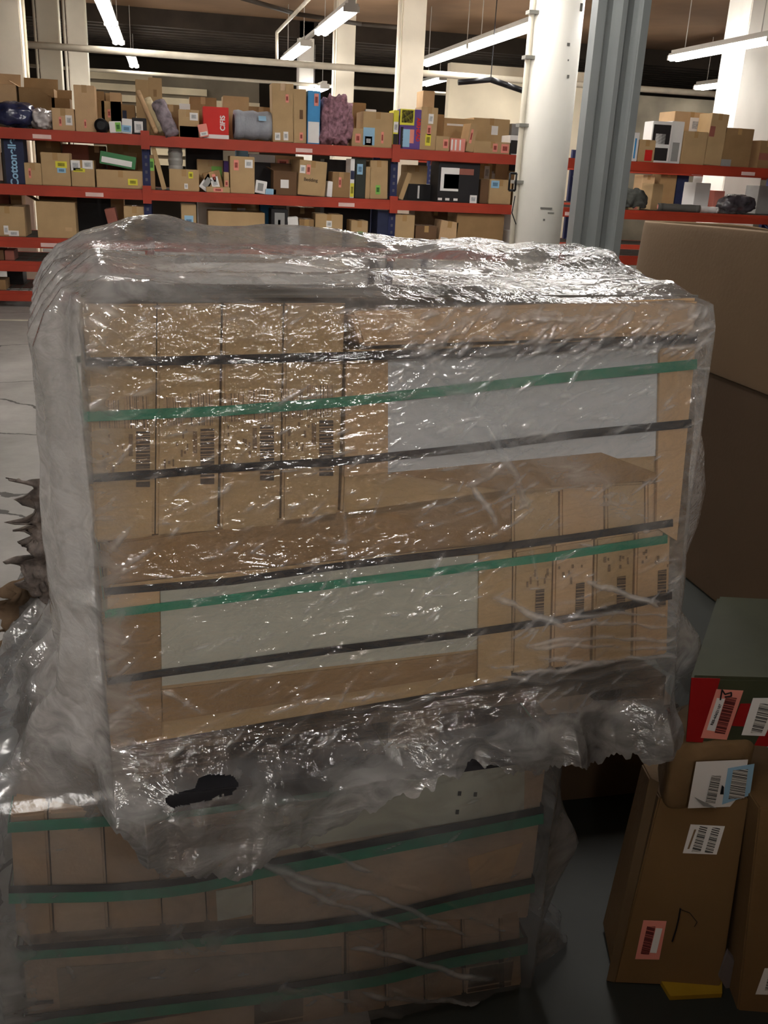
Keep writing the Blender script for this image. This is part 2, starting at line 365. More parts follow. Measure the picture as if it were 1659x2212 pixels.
COLS=dict(k=KR,p=KR2,b=KR3,d=KD,n=mat('navy_print',(38,44,72),.5),r=mat('red_print',(206,44,38),.45,var=.05),w=WHITE,g=mat('grey_card',(150,150,148),.6),
 x=mat('charcoal_box',(36,34,36),.5),bl=mat('blue_print',(64,146,204),.45,var=.1),gr=mat('green_pack',(70,128,84),.5),o=mat('olive_dark',(48,52,46),.6),
 pk=mat('pink_tag',(228,146,132),.6,var=.05),y=mat('yellow_tag',(222,214,70),.6,var=.05),lb=mat('light_blue_tag',(150,192,220),.6,var=.05),gn=mat('green_tag',(130,190,90),.6,var=.05),
 pu=mat('purple_print',(96,70,140),.6),rd=mat('reddish_box',(150,92,80),.7),bk=mat('print_black',(40,36,36),.6))
CN=dict(k='cardboard_carton',p='cardboard_carton',b='cardboard_carton',d='cardboard_carton')
def item(lv,row,x0,x1,yt,c,label,st=(),name=None,cat='carton',dep=.3,rot=0,tilt=0,opn=False,yoff=0,tape=True,zoff=0,dx=0):
    Y=(RY+.01,RY+.50)[row]+yoff; z0=LV[lv]+zoff+.001; mid=(yt+0)
    zt=ony((x0+x1)/2,yt,Y)[2]; ym=yt+10; X0=ony(x0,ym+20,Y)[0]; X1=ony(x1,ym+20,Y)[0]; zt=max(zt,z0+.03)
    nm=name or CN.get(c,'parcel_box'); m=COLS[c]
    w_=X1-X0; h_=zt-z0; cx=(X0+X1)/2
    mb=MB()
    if opn:
        t=.006
        mb.box(-w_/2,w_/2,0,t,0,h_).box(-w_/2,w_/2,dep-t,dep,0,h_).box(-w_/2,-w_/2+t,t,dep-t,0,h_).box(w_/2-t,w_/2,t,dep-t,0,h_).box(-w_/2,w_/2,t,dep-t,0,t)
    else: mb.box(-w_/2,w_/2,0,dep,0,h_)
    o=mb.build(nm,m,bevel=0 if opn else .004)
    if opn:
        f=MB(); L=h_*.3
        f.hexa([(-w_/2,dep,h_),(w_/2,dep,h_),(w_/2,dep+.005,h_),(-w_/2,dep+.005,h_),(-w_/2,dep+L*.4,h_+L),(w_/2,dep+L*.4,h_+L),(w_/2,dep+L*.4+.005,h_+L),(-w_/2,dep+L*.4+.005,h_+L)])
        f.build('flap',m,o)
        f=MB(); f.hexa([(-w_/2,0,h_),(-w_/2,dep,h_),(-w_/2+.005,dep,h_),(-w_/2+.005,0,h_),(-w_/2-L*.8,0,h_+L*.45),(-w_/2-L*.8,dep,h_+L*.45),(-w_/2-L*.8,dep,h_+L*.45+.005),(-w_/2-L*.8,0,h_+L*.45+.005)]); f.build('flap',m,o)
    elif tape and c in 'kpbd' and w_>.16:
        MB().box(-.025,.025,-.0012,dep*.9,h_-.07,h_+.0012).build('tape',TAPE,o)
    for s in st:
        cc,u0,v0,u1,v1=s[:5]
        q=MB().box(-w_/2+u0*w_,-w_/2+u1*w_,-.003,-.0005,v0*h_,v1*h_).build('sticker' if cc in ('w','pk','y','lb','gn') else 'printed_panel',COLS[cc],o)
        if cc in ('w','pk','y','lb','gn') and len(s)==5:
            a_,b_=u0+(u1-u0)*.2,u1-(u1-u0)*.2; c_,d_=v0+(v1-v0)*.25,v1-(v1-v0)*.25
            MB().box(-w_/2+a_*w_,-w_/2+b_*w_,-.0042,-.003,c_*h_,d_*h_).build('barcode',mat('barcode_'+cc,{'w':(176,178,180),'pk':(150,70,62),'y':(140,134,40),'lb':(96,130,160),'gn':(60,110,50)}[cc],.6,var=.3,scale=60),q)
    o.location=(cx+dx,Y,z0); o.rotation_euler=(0,radians(tilt),radians(rot))
    if tilt: # lift so the low corner touches the shelf
        o.location.z=z0+abs(sin(radians(tilt)))*w_/2*(1)
    tag(o,label,cat); return o,w_,h_
W1=('w',.55,.3,.85,.6)
# top shelf
item(0,1,-12,36,182,'p','open pale carton on the top shelf above the navy bundle, at the left edge',opn=True,dep=.4)
item(0,1,42,118,190,'b','big brown carton with raised flaps on the top shelf, behind the navy plastic bundle',opn=True,dep=.45)
item(0,1,113,152,212,'b','dark-mouthed carton on the top shelf left of the tall plain carton',opn=True)
item(0,0,113,161,234,'p','squat pale carton with pink and blue stickers left of the tall plain carton',[('pk',.3,.2,.42,.6),('w',.6,.25,.9,.7)])
item(0,0,160,205,184,'p','tall plain carton on the top shelf, left part of the rack',[('pk',.42,.08,.52,.26)])
item(0,1,203,226,197,'b','narrow carton peeking out right of the tall plain carton')
item(0,1,220,262,219,'k','open topped carton behind the green and white packet on the top shelf',[('pk',.3,.5,.45,.75)],opn=True)
item(0,1,262,292,226,'b','carton with dark stripe behind the blue and white packet',[('n',.1,.4,.4,.8)])
item(0,0,238,264,263,'w','small white and green packet on the top shelf edge',[('gn',.5,.1,.95,.9)],name='mail_packet',cat='packet',dep=.12,tilt=-4)
item(0,0,263,285,257,'w','small white and light blue packet on the top shelf edge',[('lb',0,.1,.9,.55)],name='mail_packet',cat='packet',dep=.12,tilt=3)
item(0,0,286,317,255,'x','black packet with a square white sticker, left of the leaning tubes',[('w',.15,.1,.75,.8)],name='mail_packet',cat='packet',dep=.12)
item(0,1,293,322,172,'k','left tall carton of the pair rising above the leaning tubes',dep=.3,tape=False)
item(0,1,321,350,168,'k','right tall carton of the pair rising above the leaning tubes, with a small brown mark',[('b',.35,.68,.6,.8)],dep=.3,tape=False)
item(0,1,352,388,226,'b','brown carton behind the grey fuzzy roll')
item(0,0,386,430,237,'k','brown carton with white sticker left of the red box',[('w',.55,.62,.95,.9)])
item(0,1,410,468,210,'b','brown carton behind and left of the red box')
item(0,1,482,538,208,'k','carton with two square flaps right behind the red box',tape=False)
item(0,1,536,592,231,'b','low brown carton behind the grey blanket roll')
o,w_,h_=item(0,0,439,494,231,'r','red box with white lettering on the top shelf',name='red_box',cat='box',dep=.28)
text('CIFIS',.07,(.07,-.004,h_*.5),(0,0,1),(-1,0,0),WHITE,o,'lettering',.002)
MB().box(-w_/2,w_/2,-.004,0,0,.04).build('white_band',WHITE,o)
item(0,0,432,452,270,'pk','small pink tagged packet leaning at the left foot of the red box',[('w',.1,.1,.9,.4)],name='mail_packet',cat='packet',dep=.06,tilt=-12,yoff=-.05)
item(0,0,388,430,272,'w','crumpled white papers lying left of the red box',name='paper_stack',cat='papers',dep=.2)
item(0,0,590,637,181,'k','tallest upright carton beside the grey blanket roll',[('pk',.62,.68,.76,.82),('w',.1,.03,.35,.16),('w',.5,.03,.72,.18)],dep=.25,tilt=-1.5)
item(0,0,634,663,193,'k','narrow upright carton left of the blue box',[('pk',.5,.05,.75,.2),('d',.5,.45,.75,.62)],dep=.25,tilt=-1)
o,w_,h_=item(0,0,665,692,196,'bl','tall narrow blue and white box left of the fluffy purple bag',[('w',.05,.02,.95,.42,0),('pk',.5,.72,.85,.95)],name='blue_box',cat='box',dep=.25)
item(0,1,762,790,222,'b','carton behind the fluffy purple bag on its right side')
item(0,0,760,784,277,'k','small carton with pink sticker at the right foot of the purple bag',[('pk',.3,.2,.75,.7)])
item(0,0,784,849,242,'k','broad taped carton with a blue sleeve left of the yellow striped box',[('lb',.02,.05,.4,.55,0),('w',.08,.05,.32,.3),('pk',.62,.12,.7,.45)],dep=.4)
item(0,0,850,861,238,'y','thin yellow and black upright box at the rack post',[('w',.05,.42,.95,.7),('bk',.05,.02,.95,.38)],name='slim_box',cat='box',dep=.25)
o,w_,h_=item(0,0,864,909,236,'pu','colourful tabletop game box with a dark picture and red vertical lettering',[('y',.0,.6,.68,1.0,0),('bk',.08,.66,.62,.97),('lb',.15,.05,.5,.5,0),('pk',.5,.15,.7,.5,0),('bk',.05,.02,.18,.55)],name='game_box',cat='box',dep=.25,rot=-4)
text('AIRHEAD',.058,(w_*.38,-.004,h_*.5),(0,0,-1),(1,0,0),COLS['r'],o,'lettering',.0025)
item(0,0,908,944,232,'k','carton with white and yellow stickers right of the colourful game box',[('w',.45,.62,.75,.85),('pk',.42,.35,.65,.58),('y',.35,.1,.68,.38)],tilt=1)
item(0,1,913,938,196,'p','pale carton standing high in front of the cream column')
item(0,1,938,958,247,'b','brown carton with a blue patch beyond the yellow stickered carton',[('n',.1,.2,.9,.4)])
item(0,0,940,970,294,'k','small carton with pink barcode sticker left of the pink wrapped packs',[('pk',.55,.2,.9,.8)],tape=False)
item(0,0,972,1004,299,'pk','bundle of pink wrapped packs on the top shelf',[('w',.05,.1,.15,.9,0),('w',.3,.1,.4,.9,0),('w',.6,.1,.7,.9,0)],name='wrapped_packs',cat='packs',dep=.2)
item(0,1,958,1022,256,'k','wide carton with white writing behind the pink wrapped packs',[('w',.1,.78,.75,.84,0)],dep=.4,tape=False)
item(0,0,1008,1024,268,'k','narrow leaning carton right of the pink wrapped packs',[('pk',.2,.3,.5,.8)],tilt=8)
item(0,1,1022,1100,256,'k','big carton with a torn white sticker near the round white column',[('w',.5,.55,.68,.8,0)],dep=.4)
item(0,0,1022,1104,306,'k','long low carton with pink stickers near the round white column',[('pk',.5,.15,.62,.85),('pk',.72,.1,.92,.85)],dep=.2)
item(0,0,1100,1140,293,'w','black and white box partly hidden by the round white column',[('bk',.05,.05,.6,.75)],name='white_box',cat='box')
item(0,1,1104,1146,268,'g','grey moulded piece behind the black and white box',name='moulded_piece',cat='case',dep=.2)
# right bay, top shelf
item(0,0,1362,1379,286,'w','slim white and blue box just right of the steel post',[('bl',.5,.1,.7,.8),('n',0,.0,.2,.7)],name='slim_box',cat='box')
item(0,0,1379,1414,302,'k','carton with a red print right of the steel post',[('r',.4,.05,.85,.55)])
item(0,0,1409,1450,262,'w','white box with a dark bottle picture',[('bk',.05,.45,.92,.92),('bk',.1,.05,.9,.36),('w',.2,.42,.7,.7,0)],name='picture_box',cat='box',dep=.28,rot=-6)
item(0,0,1449,1476,262,'w','white box end with grey sticker touching the bottle picture box',[('g',.25,.05,.8,.5)],name='picture_box',cat='box',dep=.28,yoff=.02)
item(0,1,1455,1530,242,'p','large pale carton with a lavender sticker in the right bay',[('w',.45,.62,.85,.9)],dep=.4,yoff=-.1)
item(0,0,1476,1526,284,'k','carton below the lavender stickered carton in the right bay')
item(0,0,1532,1569,246,'k','film-wrapped tall carton in the right bay',[('rd',.0,.55,.3,.75)],tilt=2)
item(0,0,1564,1626,277,'b','squarish carton with green corner before the white column at right',[('g',.0,.0,.35,.18)],dep=.35)
item(0,0,1640,1675,304,'b','brown carton at the right picture edge on the top shelf',[('rd',0,.3,1,.55)])
# middle shelf
o,w_,h_=item(1,0,4,51,300,'n','navy blue carton with white script lettering at the left edge',[('x',0,0,.12,1)],name='navy_carton',cat='carton',dep=.3)
text('Cottonelle',.105,(0,-.004,h_*.47),(0,0,1),(-1,0,0),COLS['lb'],o,'lettering',.003)
item(1,0,53,90,352,'k','small carton right of the navy carton',[('pk',.25,.3,.4,.75)])
item(1,1,80,132,305,'b','carton standing behind the yellow labelled carton at left')
item(1,0,89,151,330,'k','carton with a yellow label and pale blue sticker, left part of the middle shelf',[('y',.5,.55,.9,.75),('lb',.55,.4,.85,.55)])
item(1,1,136,192,312,'rd','reddish brown carton behind the two stickered cartons',[('pk',.4,.4,.8,.6)])
item(1,0,154,204,346,'k','carton with yellow and white stickers right of the yellow labelled one',[('w',0,.6,.4,.98),('w',.5,.68,.95,1.0),('y',.1,.55,.6,.7)],dep=.35)
item(1,1,192,228,315,'d','dark carton under the beam above the green package')
o,_,_=item(1,0,209,313,368,'k','long carton with two yellow labels under the green package',[('y',.65,.2,.85,.55)],dep=.35)
item(1,1,232,312,312,'k','plain back carton left of the navy rack post on the middle shelf')
item(1,0,215,292,338,'gr','long green and white package lying on the long carton',[('w',.05,.15,.9,.6,0)],name='green_package',cat='package',dep=.16,tilt=8,zoff=.19)
item(1,0,323,334,335,'b','slim upright box with a green label right against the navy rack post',[('gn',.0,.55,.9,.9)])
item(1,0,342,352,318,'k','thin flat carton leaning beside the grey cylinder',tilt=-14,dx=.03)
item(1,0,366,430,366,'k','carton under the grey cylinder',[('w',.5,.1,.62,.35),('y',.65,.6,.8,.9)])
item(1,1,402,482,322,'x','wide black box in the shadow right of the grey cylinder',name='black_box',cat='box')
item(1,1,426,482,345,'k','carton with green label above the small tilted cartons',[('gn',.55,.25,.95,.8)],yoff=-.2)
item(1,1,484,494,348,'pu','small violet box left of the tall taped carton',name='violet_box',cat='box',yoff=-.3)
item(1,0,428,447,378,'w','square white label parcel standing on its corner',[('g',.2,.2,.8,.8)],name='label_parcel',cat='parcel',dep=.05,tilt=35)
item(1,0,447,484,375,'b','small tilted carton with a pink and white label',[('w',.35,.1,.8,.7),('pk',.5,.3,.7,.85)],tilt=-14,dep=.2)
item(1,0,446,497,404,'k','flat carton with a pink strip on the middle shelf edge',[('pk',.3,.15,.7,.8)],yoff=-.04,dep=.2)
item(1,0,497,550,338,'k','tall taped carton with pink and white stickers in the middle of the left bay',[('pk',.15,.62,.35,.9),('w',.6,.7,.92,.92)],dep=.35,tape=False)
item(1,1,538,594,334,'w','white box tucked high behind the tall taped carton',name='white_box',cat='box')
item(1,1,550,636,352,'x','long black box behind the open grey brown carton',name='black_box',cat='box',yoff=-.15)
item(1,1,596,626,336,'p','small back carton with pink sticker beside the white box',[('pk',.1,.7,.9,.9)])
item(1,1,628,656,338,'k','small pale carton right of the pink stickered back carton')
item(1,0,550,574,392,'w','crumpled white label packet left of the open carton',[('g',.2,.2,.7,.8)],name='mail_packet',cat='packet',dep=.1,tilt=8)
item(1,0,572,597,408,'lb','little pale blue packet on the middle shelf edge',name='mail_packet',cat='packet',dep=.08)
item(1,0,591,641,370,'d','open grey brown carton with a film pocket',[('w',.3,.3,.65,.65,0)],opn=True,tape=False)
o,w_,h_=item(1,0,643,704,349,'k','carton with handwriting and two stickers, nudged askew',[('w',.02,.62,.22,.85),('pk',.26,.6,.4,.88)],rot=8,dep=.36,tilt=3)
text('Bedding',.05,(-.02,-.004,h_*.45),(1,0,0),(0,0,1),COLS['bk'],o,'lettering')
item(1,0,718,756,372,'b','brown carton with a pink mark left of the white and yellow slim box',[('pk',.35,.4,.5,.8)])
item(1,0,757,766,343,'w','slim white and yellow upright box',[('y',.05,.03,.95,.38),('n',.05,.48,.95,.7)],name='slim_box',cat='box')
item(1,0,768,790,342,'o','dark green upright case with a light blue sticker',[('lb',.15,.6,.7,.86)],name='dark_case',cat='case')
item(1,0,790,800,360,'k','thin upright carton right of the dark green case')
item(1,0,801,839,347,'k','upright carton with a green label left of the rack post',[('gn',.32,.12,.58,.36)],dep=.3,tilt=-1.5)
item(1,1,700,760,345,'x','black box in the shadow behind the brown carton with a pink mark',name='black_box',cat='box')
item(1,0,862,872,372,'k','long thin carton leaning right of the rack post',tilt=18,dx=.0)
item(1,1,880,946,398,'x','black case under the raised carton',[('w',.32,.1,.38,.9,0)],name='black_case',cat='case',yoff=-.2,dep=.3)
item(1,0,878,922,357,'k','carton raised on the black case right of the rack post',zoff=.14,yoff=.3)
o,w_,h_=item(1,0,947,1036,351,'x','black appliance box with a white microwave picture',[('w',.06,.28,.5,.86,0),('bk',.14,.34,.5,.7),('g',.17,.38,.38,.48),('w',.8,.0,.97,.2),('rd',.5,.7,.85,.85),('w',.02,.04,.12,.1,0),('w',.2,.04,.3,.1,0),('w',.4,.04,.5,.1,0)],name='appliance_box',cat='box',dep=.35)
item(1,0,1037,1056,388,'d','dark brown side carton between the appliance box and the blue stickered carton',yoff=.04)
item(1,0,1057,1104,388,'k','carton with a blue sticker near the round white column',[('lb',.05,.65,.42,.95)],dep=.36)
item(1,1,1034,1062,354,'k','small back carton above the dark brown side carton',[('w',.4,.6,.8,.95)])
item(1,0,1112,1142,370,'b','yellowish worn carton half hidden by the round white column',[('w',.3,.3,.8,.6,0)])
item(1,1,1098,1140,350,'x','black box deep behind the worn carton',name='black_box',cat='box')
item(1,1,1408,1430,397,'k','small carton standing deep in the right bay',yoff=-.2)
item(1,0,1355,1378,445,'k','flat worn carton under the grey bundled cloth',[('pk',.4,.2,.8,.7)],yoff=.06)
item(1,1,1500,1532,395,'w','white box deep in the right bay beside the second rack post',name='white_box',cat='box')
item(1,1,1540,1562,412,'pk','pinkish packet deep in the right bay',name='mail_packet',cat='packet')
item(1,1,1636,1675,402,'g','grey carton at the right picture edge on the middle shelf',name='grey_box',cat='box')
# lower shelf
item(2,0,-20,53,446,'k','big carton with two white slips at the left edge of the lower shelf',[('w',.36,.06,.5,.36),('w',.5,.02,.8,.2)],dep=.5)
item(2,1,-5,20,415,'rd','reddish upright carton at the back of the lower shelf, far left')
item(2,1,24,48,418,'p','pale upright carton at the back of the lower shelf, next to the reddish one')
item(2,0,79,163,436,'k','open square carton on the lower shelf above the wrap',[('p',.72,.2,.9,.3,0)],opn=True,tape=False)
item(2,1,165,240,425,'x','wide black crate in the shadow of the lower shelf',name='black_crate',cat='crate')
item(2,0,268,314,446,'k','plain carton left of the black bin')
item(2,0,240,262,452,'rd','slanted reddish magazine box on the lower shelf',tilt=-12,name='magazine_box',cat='box')
item(2,0,392,424,441,'k','upright carton with pale blue sticker right of the black bin',[('lb',.2,.3,.8,.7)])
item(2,1,428,500,428,'w','white flat box at the back of the lower shelf',name='white_box',cat='box')
item(2,0,450,572,458,'k','very long flat carton on the lower shelf',dep=.4,tape=False)
item(2,0,586,622,452,'x','black and white patterned box on the lower shelf',[('g',.2,.3,.8,.9),('w',.4,.4,.55,.7,0)],name='patterned_box',cat='box')
item(2,1,625,680,448,'d','dark carton behind, right of the patterned box')
item(2,0,681,740,463,'k','plain carton in the middle of the lower shelf',[('w',.4,.6,.6,.8)])
item(2,0,758,794,477,'k','low carton with a green label on the lower shelf',[('gn',.4,.3,.7,.6)])
item(2,0,815,849,455,'n','dark blue upright box at the rack post on the lower shelf',name='dark_box',cat='box')
item(2,0,851,895,464,'k','square carton right of the dark blue upright box')
item(2,1,895,985,452,'d','dark wide carton in the lower shelf shadow')
item(2,0,946,984,480,'p','pale slanted carton on the lower shelf',[('w',.1,.1,.5,.4)],tilt=6)
item(2,0,986,1088,462,'b','long brown tray carton on the lower shelf near the round white column',dep=.4,tape=False)
item(2,1,1088,1116,458,'w','white packets behind the long brown tray carton',name='mail_packet',cat='packet')
item(2,0,1100,1140,500,'w','white and blue box at the foot of the round white column',[('lb',.5,.3,.9,.7)],name='white_box',cat='box')
item(3,0,-10,10,540,'d','dark low box on the narrow shelf at the left edge')
item(3,0,12,32,541,'rd','low reddish box beside the dark one on the narrow shelf')
item(4,0,-15,14,605,'b','brown box on the bottom shelf at the left edge')
item(4,1,16,50,570,'x','black box on the bottom shelf behind the wrapped pallet corner',name='black_box',cat='box')
item(1,1,4,40,330,'d','dark carton standing behind the navy carton at the left edge',dep=.25)
item(1,1,232,262,335,'rd','reddish box behind the green package',name='small_box',cat='box',yoff=-.1)
item(1,1,268,296,330,'p','pale carton behind the green package, nearer the post',yoff=-.1,tape=False)
item(1,0,484,495,372,'k','thin carton standing against the tall taped carton',[('pk',.2,.3,.8,.6)])
item(1,1,512,536,322,'lb','pale blue box high behind the tall taped carton',name='small_box',cat='box')
item(1,0,706,717,392,'w','thin white packet between the askew carton and the brown one',name='mail_packet',cat='packet',tilt=4,dep=.15)
item(1,1,1070,1098,348,'p','pale carton behind the blue stickered carton near the round column',tape=False)
item(2,1,240,268,428,'p','pale carton behind the slanted magazine box',tape=False)
item(2,1,500,560,432,'k','carton behind the very long flat carton',[('w',.2,.5,.5,.8)],tape=False)
item(2,1,562,590,436,'bl','blue box behind the patterned box on the lower shelf',name='small_box',cat='box')
item(2,0,625,648,470,'w','white packet lying right of the patterned box',name='mail_packet',cat='packet',dep=.15,tilt=-5)
item(2,0,646,678,474,'b','low brown carton left of the plain carton on the lower shelf')
item(2,1,700,800,440,'x','long black case at the back of the lower shelf',name='black_case',cat='case')
item(2,0,897,943,488,'d','low dark carton left of the pale slanted carton')
item(0,1,238,262,200,'p','small pale carton peeking above the open topped carton',tape=False)
item(0,1,388,412,224,'w','white pack standing behind the brown carton with white sticker',name='white_box',cat='box')
item(0,1,786,812,236,'w','white flap topped box behind the broad taped carton',name='white_box',cat='box')
item(0,1,815,850,246,'p','pale carton behind the broad taped carton, next to the yellow striped box',tape=False)
# goods on the second rack and above
RYs=RY; RY=14.62
LVs=LV; LV=[1.79,1.2,.6]
item(1,0,1425,1460,372,'b','brown box on the second rack behind the grey rolls')
item(1,0,1386,1412,378,'p','pale upright box on the second rack, deep right bay')
item(1,0,1462,1486,372,'n','dark box on the second rack beside the steel post gap',name='dark_box',cat='box')
item(1,0,1515,1540,376,'w','white box on the second rack right of the thin grey pole',name='white_box',cat='box')
RY=RYs; LV=LVs

# soft goods and round things on the rack
def blob(name,px0,px1,yt,lv,m,label,cat,row=0,dep=.3,amp=.12,freq=6,power=2.6,seed=1,yoff=0,parts=None,folds=0):
    Y=RY+(.01,.5)[row]+yoff; z0=LV[lv]; zt=ony((px0+px1)/2,yt,Y)[2]; X0=ony(px0,yt+30,Y)[0]; X1=ony(px1,yt+30,Y)[0]
    R,Cn=28,56; th=np.linspace(-pi/2,pi/2,R)[:,None]; ph=np.linspace(0,2*pi,Cn,endpoint=False)[None,:]
    def sp(v,e): return np.sign(v)*np.abs(v)**e
    e=2/power
    x=sp(np.cos(th),e)*sp(np.cos(ph),e); y=sp(np.cos(th),e)*sp(np.sin(ph),e); z=sp(np.sin(th),e)*np.ones_like(ph)
    P=np.stack([x,y,z],-1); n=fbm(P*freq*.5,3,seed); 
    if folds: n=n+.8*np.sin(x*folds+2*vn(P*3,seed+3))*.6
    P=P*(1+amp*n)[...,None]
    S=np.array([(X1-X0)/2,dep/2,(zt-z0)/2]); P=P*S+np.array([(X0+X1)/2,Y+dep/2,(zt+z0)/2]); P[...,2]=np.maximum(P[...,2],z0+.002)
    o=grid(name,P,m,closed_u=True); return tag(o,label,cat)
SHN=mat('navy_plastic_wrap',(44,50,84),.22,var=.4,scale=9,bump=.6,bscale=14,spec=.9)
blob('wrapped_bundle',-20,78,217,0,SHN,'navy bundle wrapped in shiny clear plastic on the top shelf at left','bundle',dep=.5,amp=.10,seed=3)
blob('plastic_bag',66,114,236,0,mat('cloudy_plastic',(190,184,184),.25,var=.25,scale=12,bump=.6,bscale=18,spec=.8),'cloudy clear plastic bag end right of the navy bundle','bag',dep=.3,amp=.2,seed=5)
blob('fluffy_bag',692,765,208,0,mat('fluffy_purple',(150,112,124),.9,var=.55,scale=26,bump=.9,bscale=40),'fluffy purple patterned blanket in a clear bag on the top shelf','blanket bag',dep=.35,amp=.14,power=3.2,folds=14,seed=8,yoff=-.06)
FZ=mat('grey_fuzzy',(140,130,138),.95,var=.5,scale=16,bump=.8,bscale=50)
def roll(name,a,b,rad,m,label,cat,m2=None,inner=None):
    a=np.array(a,float);b=np.array(b,float); r=empty(name,(a+b)/2); tag(r,label,cat)
    mb=MB(); k=9
    for i in range(k):
        p=a+(b-a)*i/k;q=a+(b-a)*(i+1)/k; mb.tube(p,q,rad*(1+.06*sin(i*2.1)),24,rad*(1+.06*sin((i+1)*2.1)),caps=(i in(0,k-1)))
    mb.build('roll_body',m,r,smooth=True)
    d=(b-a)/np.linalg.norm(b-a)
    for p,s in ((a,-1),(b,1)):
        e=MB(); e.tube(p+d*s*.002,p+d*s*.006,rad*.72,20,rad*.6); e.tube(p+d*s*.006,p+d*s*.008,rad*.3,14); e.build('roll_end',m2 or m,r)
    return r
zb=LV[0]
GB=mat('grey_blanket',(158,162,170),.9,var=.12,scale=9,bump=.5,bscale=70)
a=ony(505,276,RY+.15);b=ony(598,282,RY+.15); rr=.142
roll('blanket_roll',(a[0],RY+.15,zb+rr+.015),(b[0],RY+.17,zb+rr+.015),rr,GB,'light grey rolled blanket with a small sticker on the top shelf','blanket',mat('dark_fold',(60,58,62),.9))
st=MB().box(-.04,.04,-.002,0,-.03,.03).build('sticker',COLS['lb']); st.location=((a[0]+b[0])/2+.06,RY-.0,zb+.225); st.rotation_euler=(radians(-38),0,0); par(st,bpy.data.objects['blanket_roll']); st.matrix_parent_inverse=Matrix.Translation(-Vector(bpy.data.objects['blanket_roll'].location))
a=ony(342,222,RY+.0);b=ony(372,290,RY-.02); roll('fuzzy_roll',(a[0],RY+.1,a[2]),(b[0]+.0,RY-.06,b[2]+.0),.075,FZ,'grey fuzzy roll leaning out over the top shelf edge','rug')
a=ony(297,196,RY+.05);b=ony(338,286,RY+.02); roll('cardboard_tube',(a[0],RY+.12,a[2]),(b[0],RY+.0,zb+.03),.026,KR2,'pale cardboard tube leaning left of the grey fuzzy roll','tube')
a=ony(318,212,RY+.05);b=ony(350,286,RY+.02); roll('cream_roll',(a[0],RY+.2,a[2]),(b[0],RY+.06,zb+.045),.04,mat('cream_wrap',(220,208,170),.6),'cream wrapped roll between the cardboard tube and the fuzzy roll','roll')
a=ony(218,270,RY); roll('black_roll',(a[0],RY-.02,zb+.068),(a[0],RY+.4,zb+.068),.066,BLACK,'round black roll end on the top shelf beside the tall plain carton','roll')
zb=LV[1]
a=ony(379,340,RY+.1); roll('grey_drum',(a[0],RY+.12,zb+.205),(a[0],RY+.12,zb+.43),.075,mat('grey_drum',(150,148,144),.5,.2),'upright grey cylinder standing on a carton right of the rack post','canister')
blob('grey_bundle',1343,1404,408,1,mat('dark_grey_cloth',(82,84,80),.8,var=.4,scale=12,bump=.7,bscale=20),'dark grey crumpled cloth bundle right of the steel post','cloth bundle',amp=.18,seed=11,yoff=.02)
z=zb+.045
a=ony(1432,445,RY);b=ony(1510,450,RY); roll('long_grey_roll',(a[0],RY+.12,z),(b[0],RY-.02,z),.043,mat('dark_grey_roll',(92,90,86),.7),'long grey roll with hollow end lying in the right bay','roll',COLS['pk'])
a=ony(1512,452,RY);b=ony(1560,450,RY); roll('white_roll',(a[0]+.03,RY+.1,z-.008),(b[0],RY+.1,z-.008),.036,WHITE,'white roll with a black end beside the long grey roll','roll',BLACK)
blob('dark_bag',1566,1640,422,1,mat('dark_bag_plastic',(70,66,72),.25,var=.6,scale=10,bump=.7,bscale=16,spec=.9),'dark bag under clear plastic near the right picture edge','bag',amp=.12,seed=13)
blob('white_cloth',1048,1090,373,1,WHITE,'small white cloth lying on cartons right of the appliance box','cloth',row=1,dep=.15,amp=.2,seed=15)
zb=LV[2]; a=ony(345,460,RY+.15)
r=empty('black_bin',(a[0],RY+.2,zb)); tag(r,'round black bin with pale contents on the lower shelf','bin')
MB().tube((a[0],RY+.2,zb),(a[0],RY+.2,zb+.18),.13,28,.145).build('bin_body',BLACK,r,smooth=True); MB().tube((a[0],RY+.2,zb+.18),(a[0],RY+.2,zb+.195),.15,28).build('rim',BLACK,r,smooth=True)
MB().tube((a[0],RY+.2,zb+.195),(a[0],RY+.2,zb+.21),.08,14,.05).build('contents',WHITE,r)

# ---------------------------------------------------------------- wrapped stacks
class Frame:
    def __init__(s,P0,ya,lean): 
        s.O=np.array(P0,float); s.ex=np.array([cos(ya),sin(ya),0]); s.n=np.array([-sin(ya),cos(ya),0]); s.dn=-Zv*cos(lean)-s.n*sin(lean); s.lean=lean
        s.N=np.cross(s.ex,s.dn); s.N/=np.linalg.norm(s.N)
        if s.N@s.n<0: s.N=-s.N
    def at(s,x,y,off=0.):  # point of the front plane seen at photo pixel, off = distance towards the aisle
        return onp(x,y,s.O-s.N*off,s.N)
    def pt(s,u,v,d=0.): return s.O+s.ex*u+s.dn*v+s.N*d
    def uv(s,x,y): q=s.at(x,y)-s.O; return q@s.ex,q@s.dn
U=Frame((-.122,1.45,1.399),.099,.105)
L=Frame((-.32,1.385,.585),.03,.0)
def px_block(fr,quad,depth,name,m,label,cat='carton',group=None,parent=None,bev=.004,off=0.,inset=0.):
    P=[fr.at(x,y,off) for x,y in quad]
    o=MB().hexa(P+[p+fr.N*depth for p in P]).build(name,m,parent,bevel=bev)
    if parent is None: tag(o,label,cat,group)
    return o
def px_quad(fr,quad,name,m,parent,off=.002,th=.0008):
    P=[fr.at(x,y,off) for x,y in quad]
    return MB().hexa(P+[p+fr.N*th for p in P]).build(name,m,parent)
def lerp(a,b,t): return (a[0]+(b[0]-a[0])*t,a[1]+(b[1]-a[1])*t)
DEP=.9
INK=mat('printed_ink',(132,108,82),.7,var=.25,scale=300); BARV=barcode('carton_barcode',U.dn,330,(70,58,48),(160,132,98),.46)
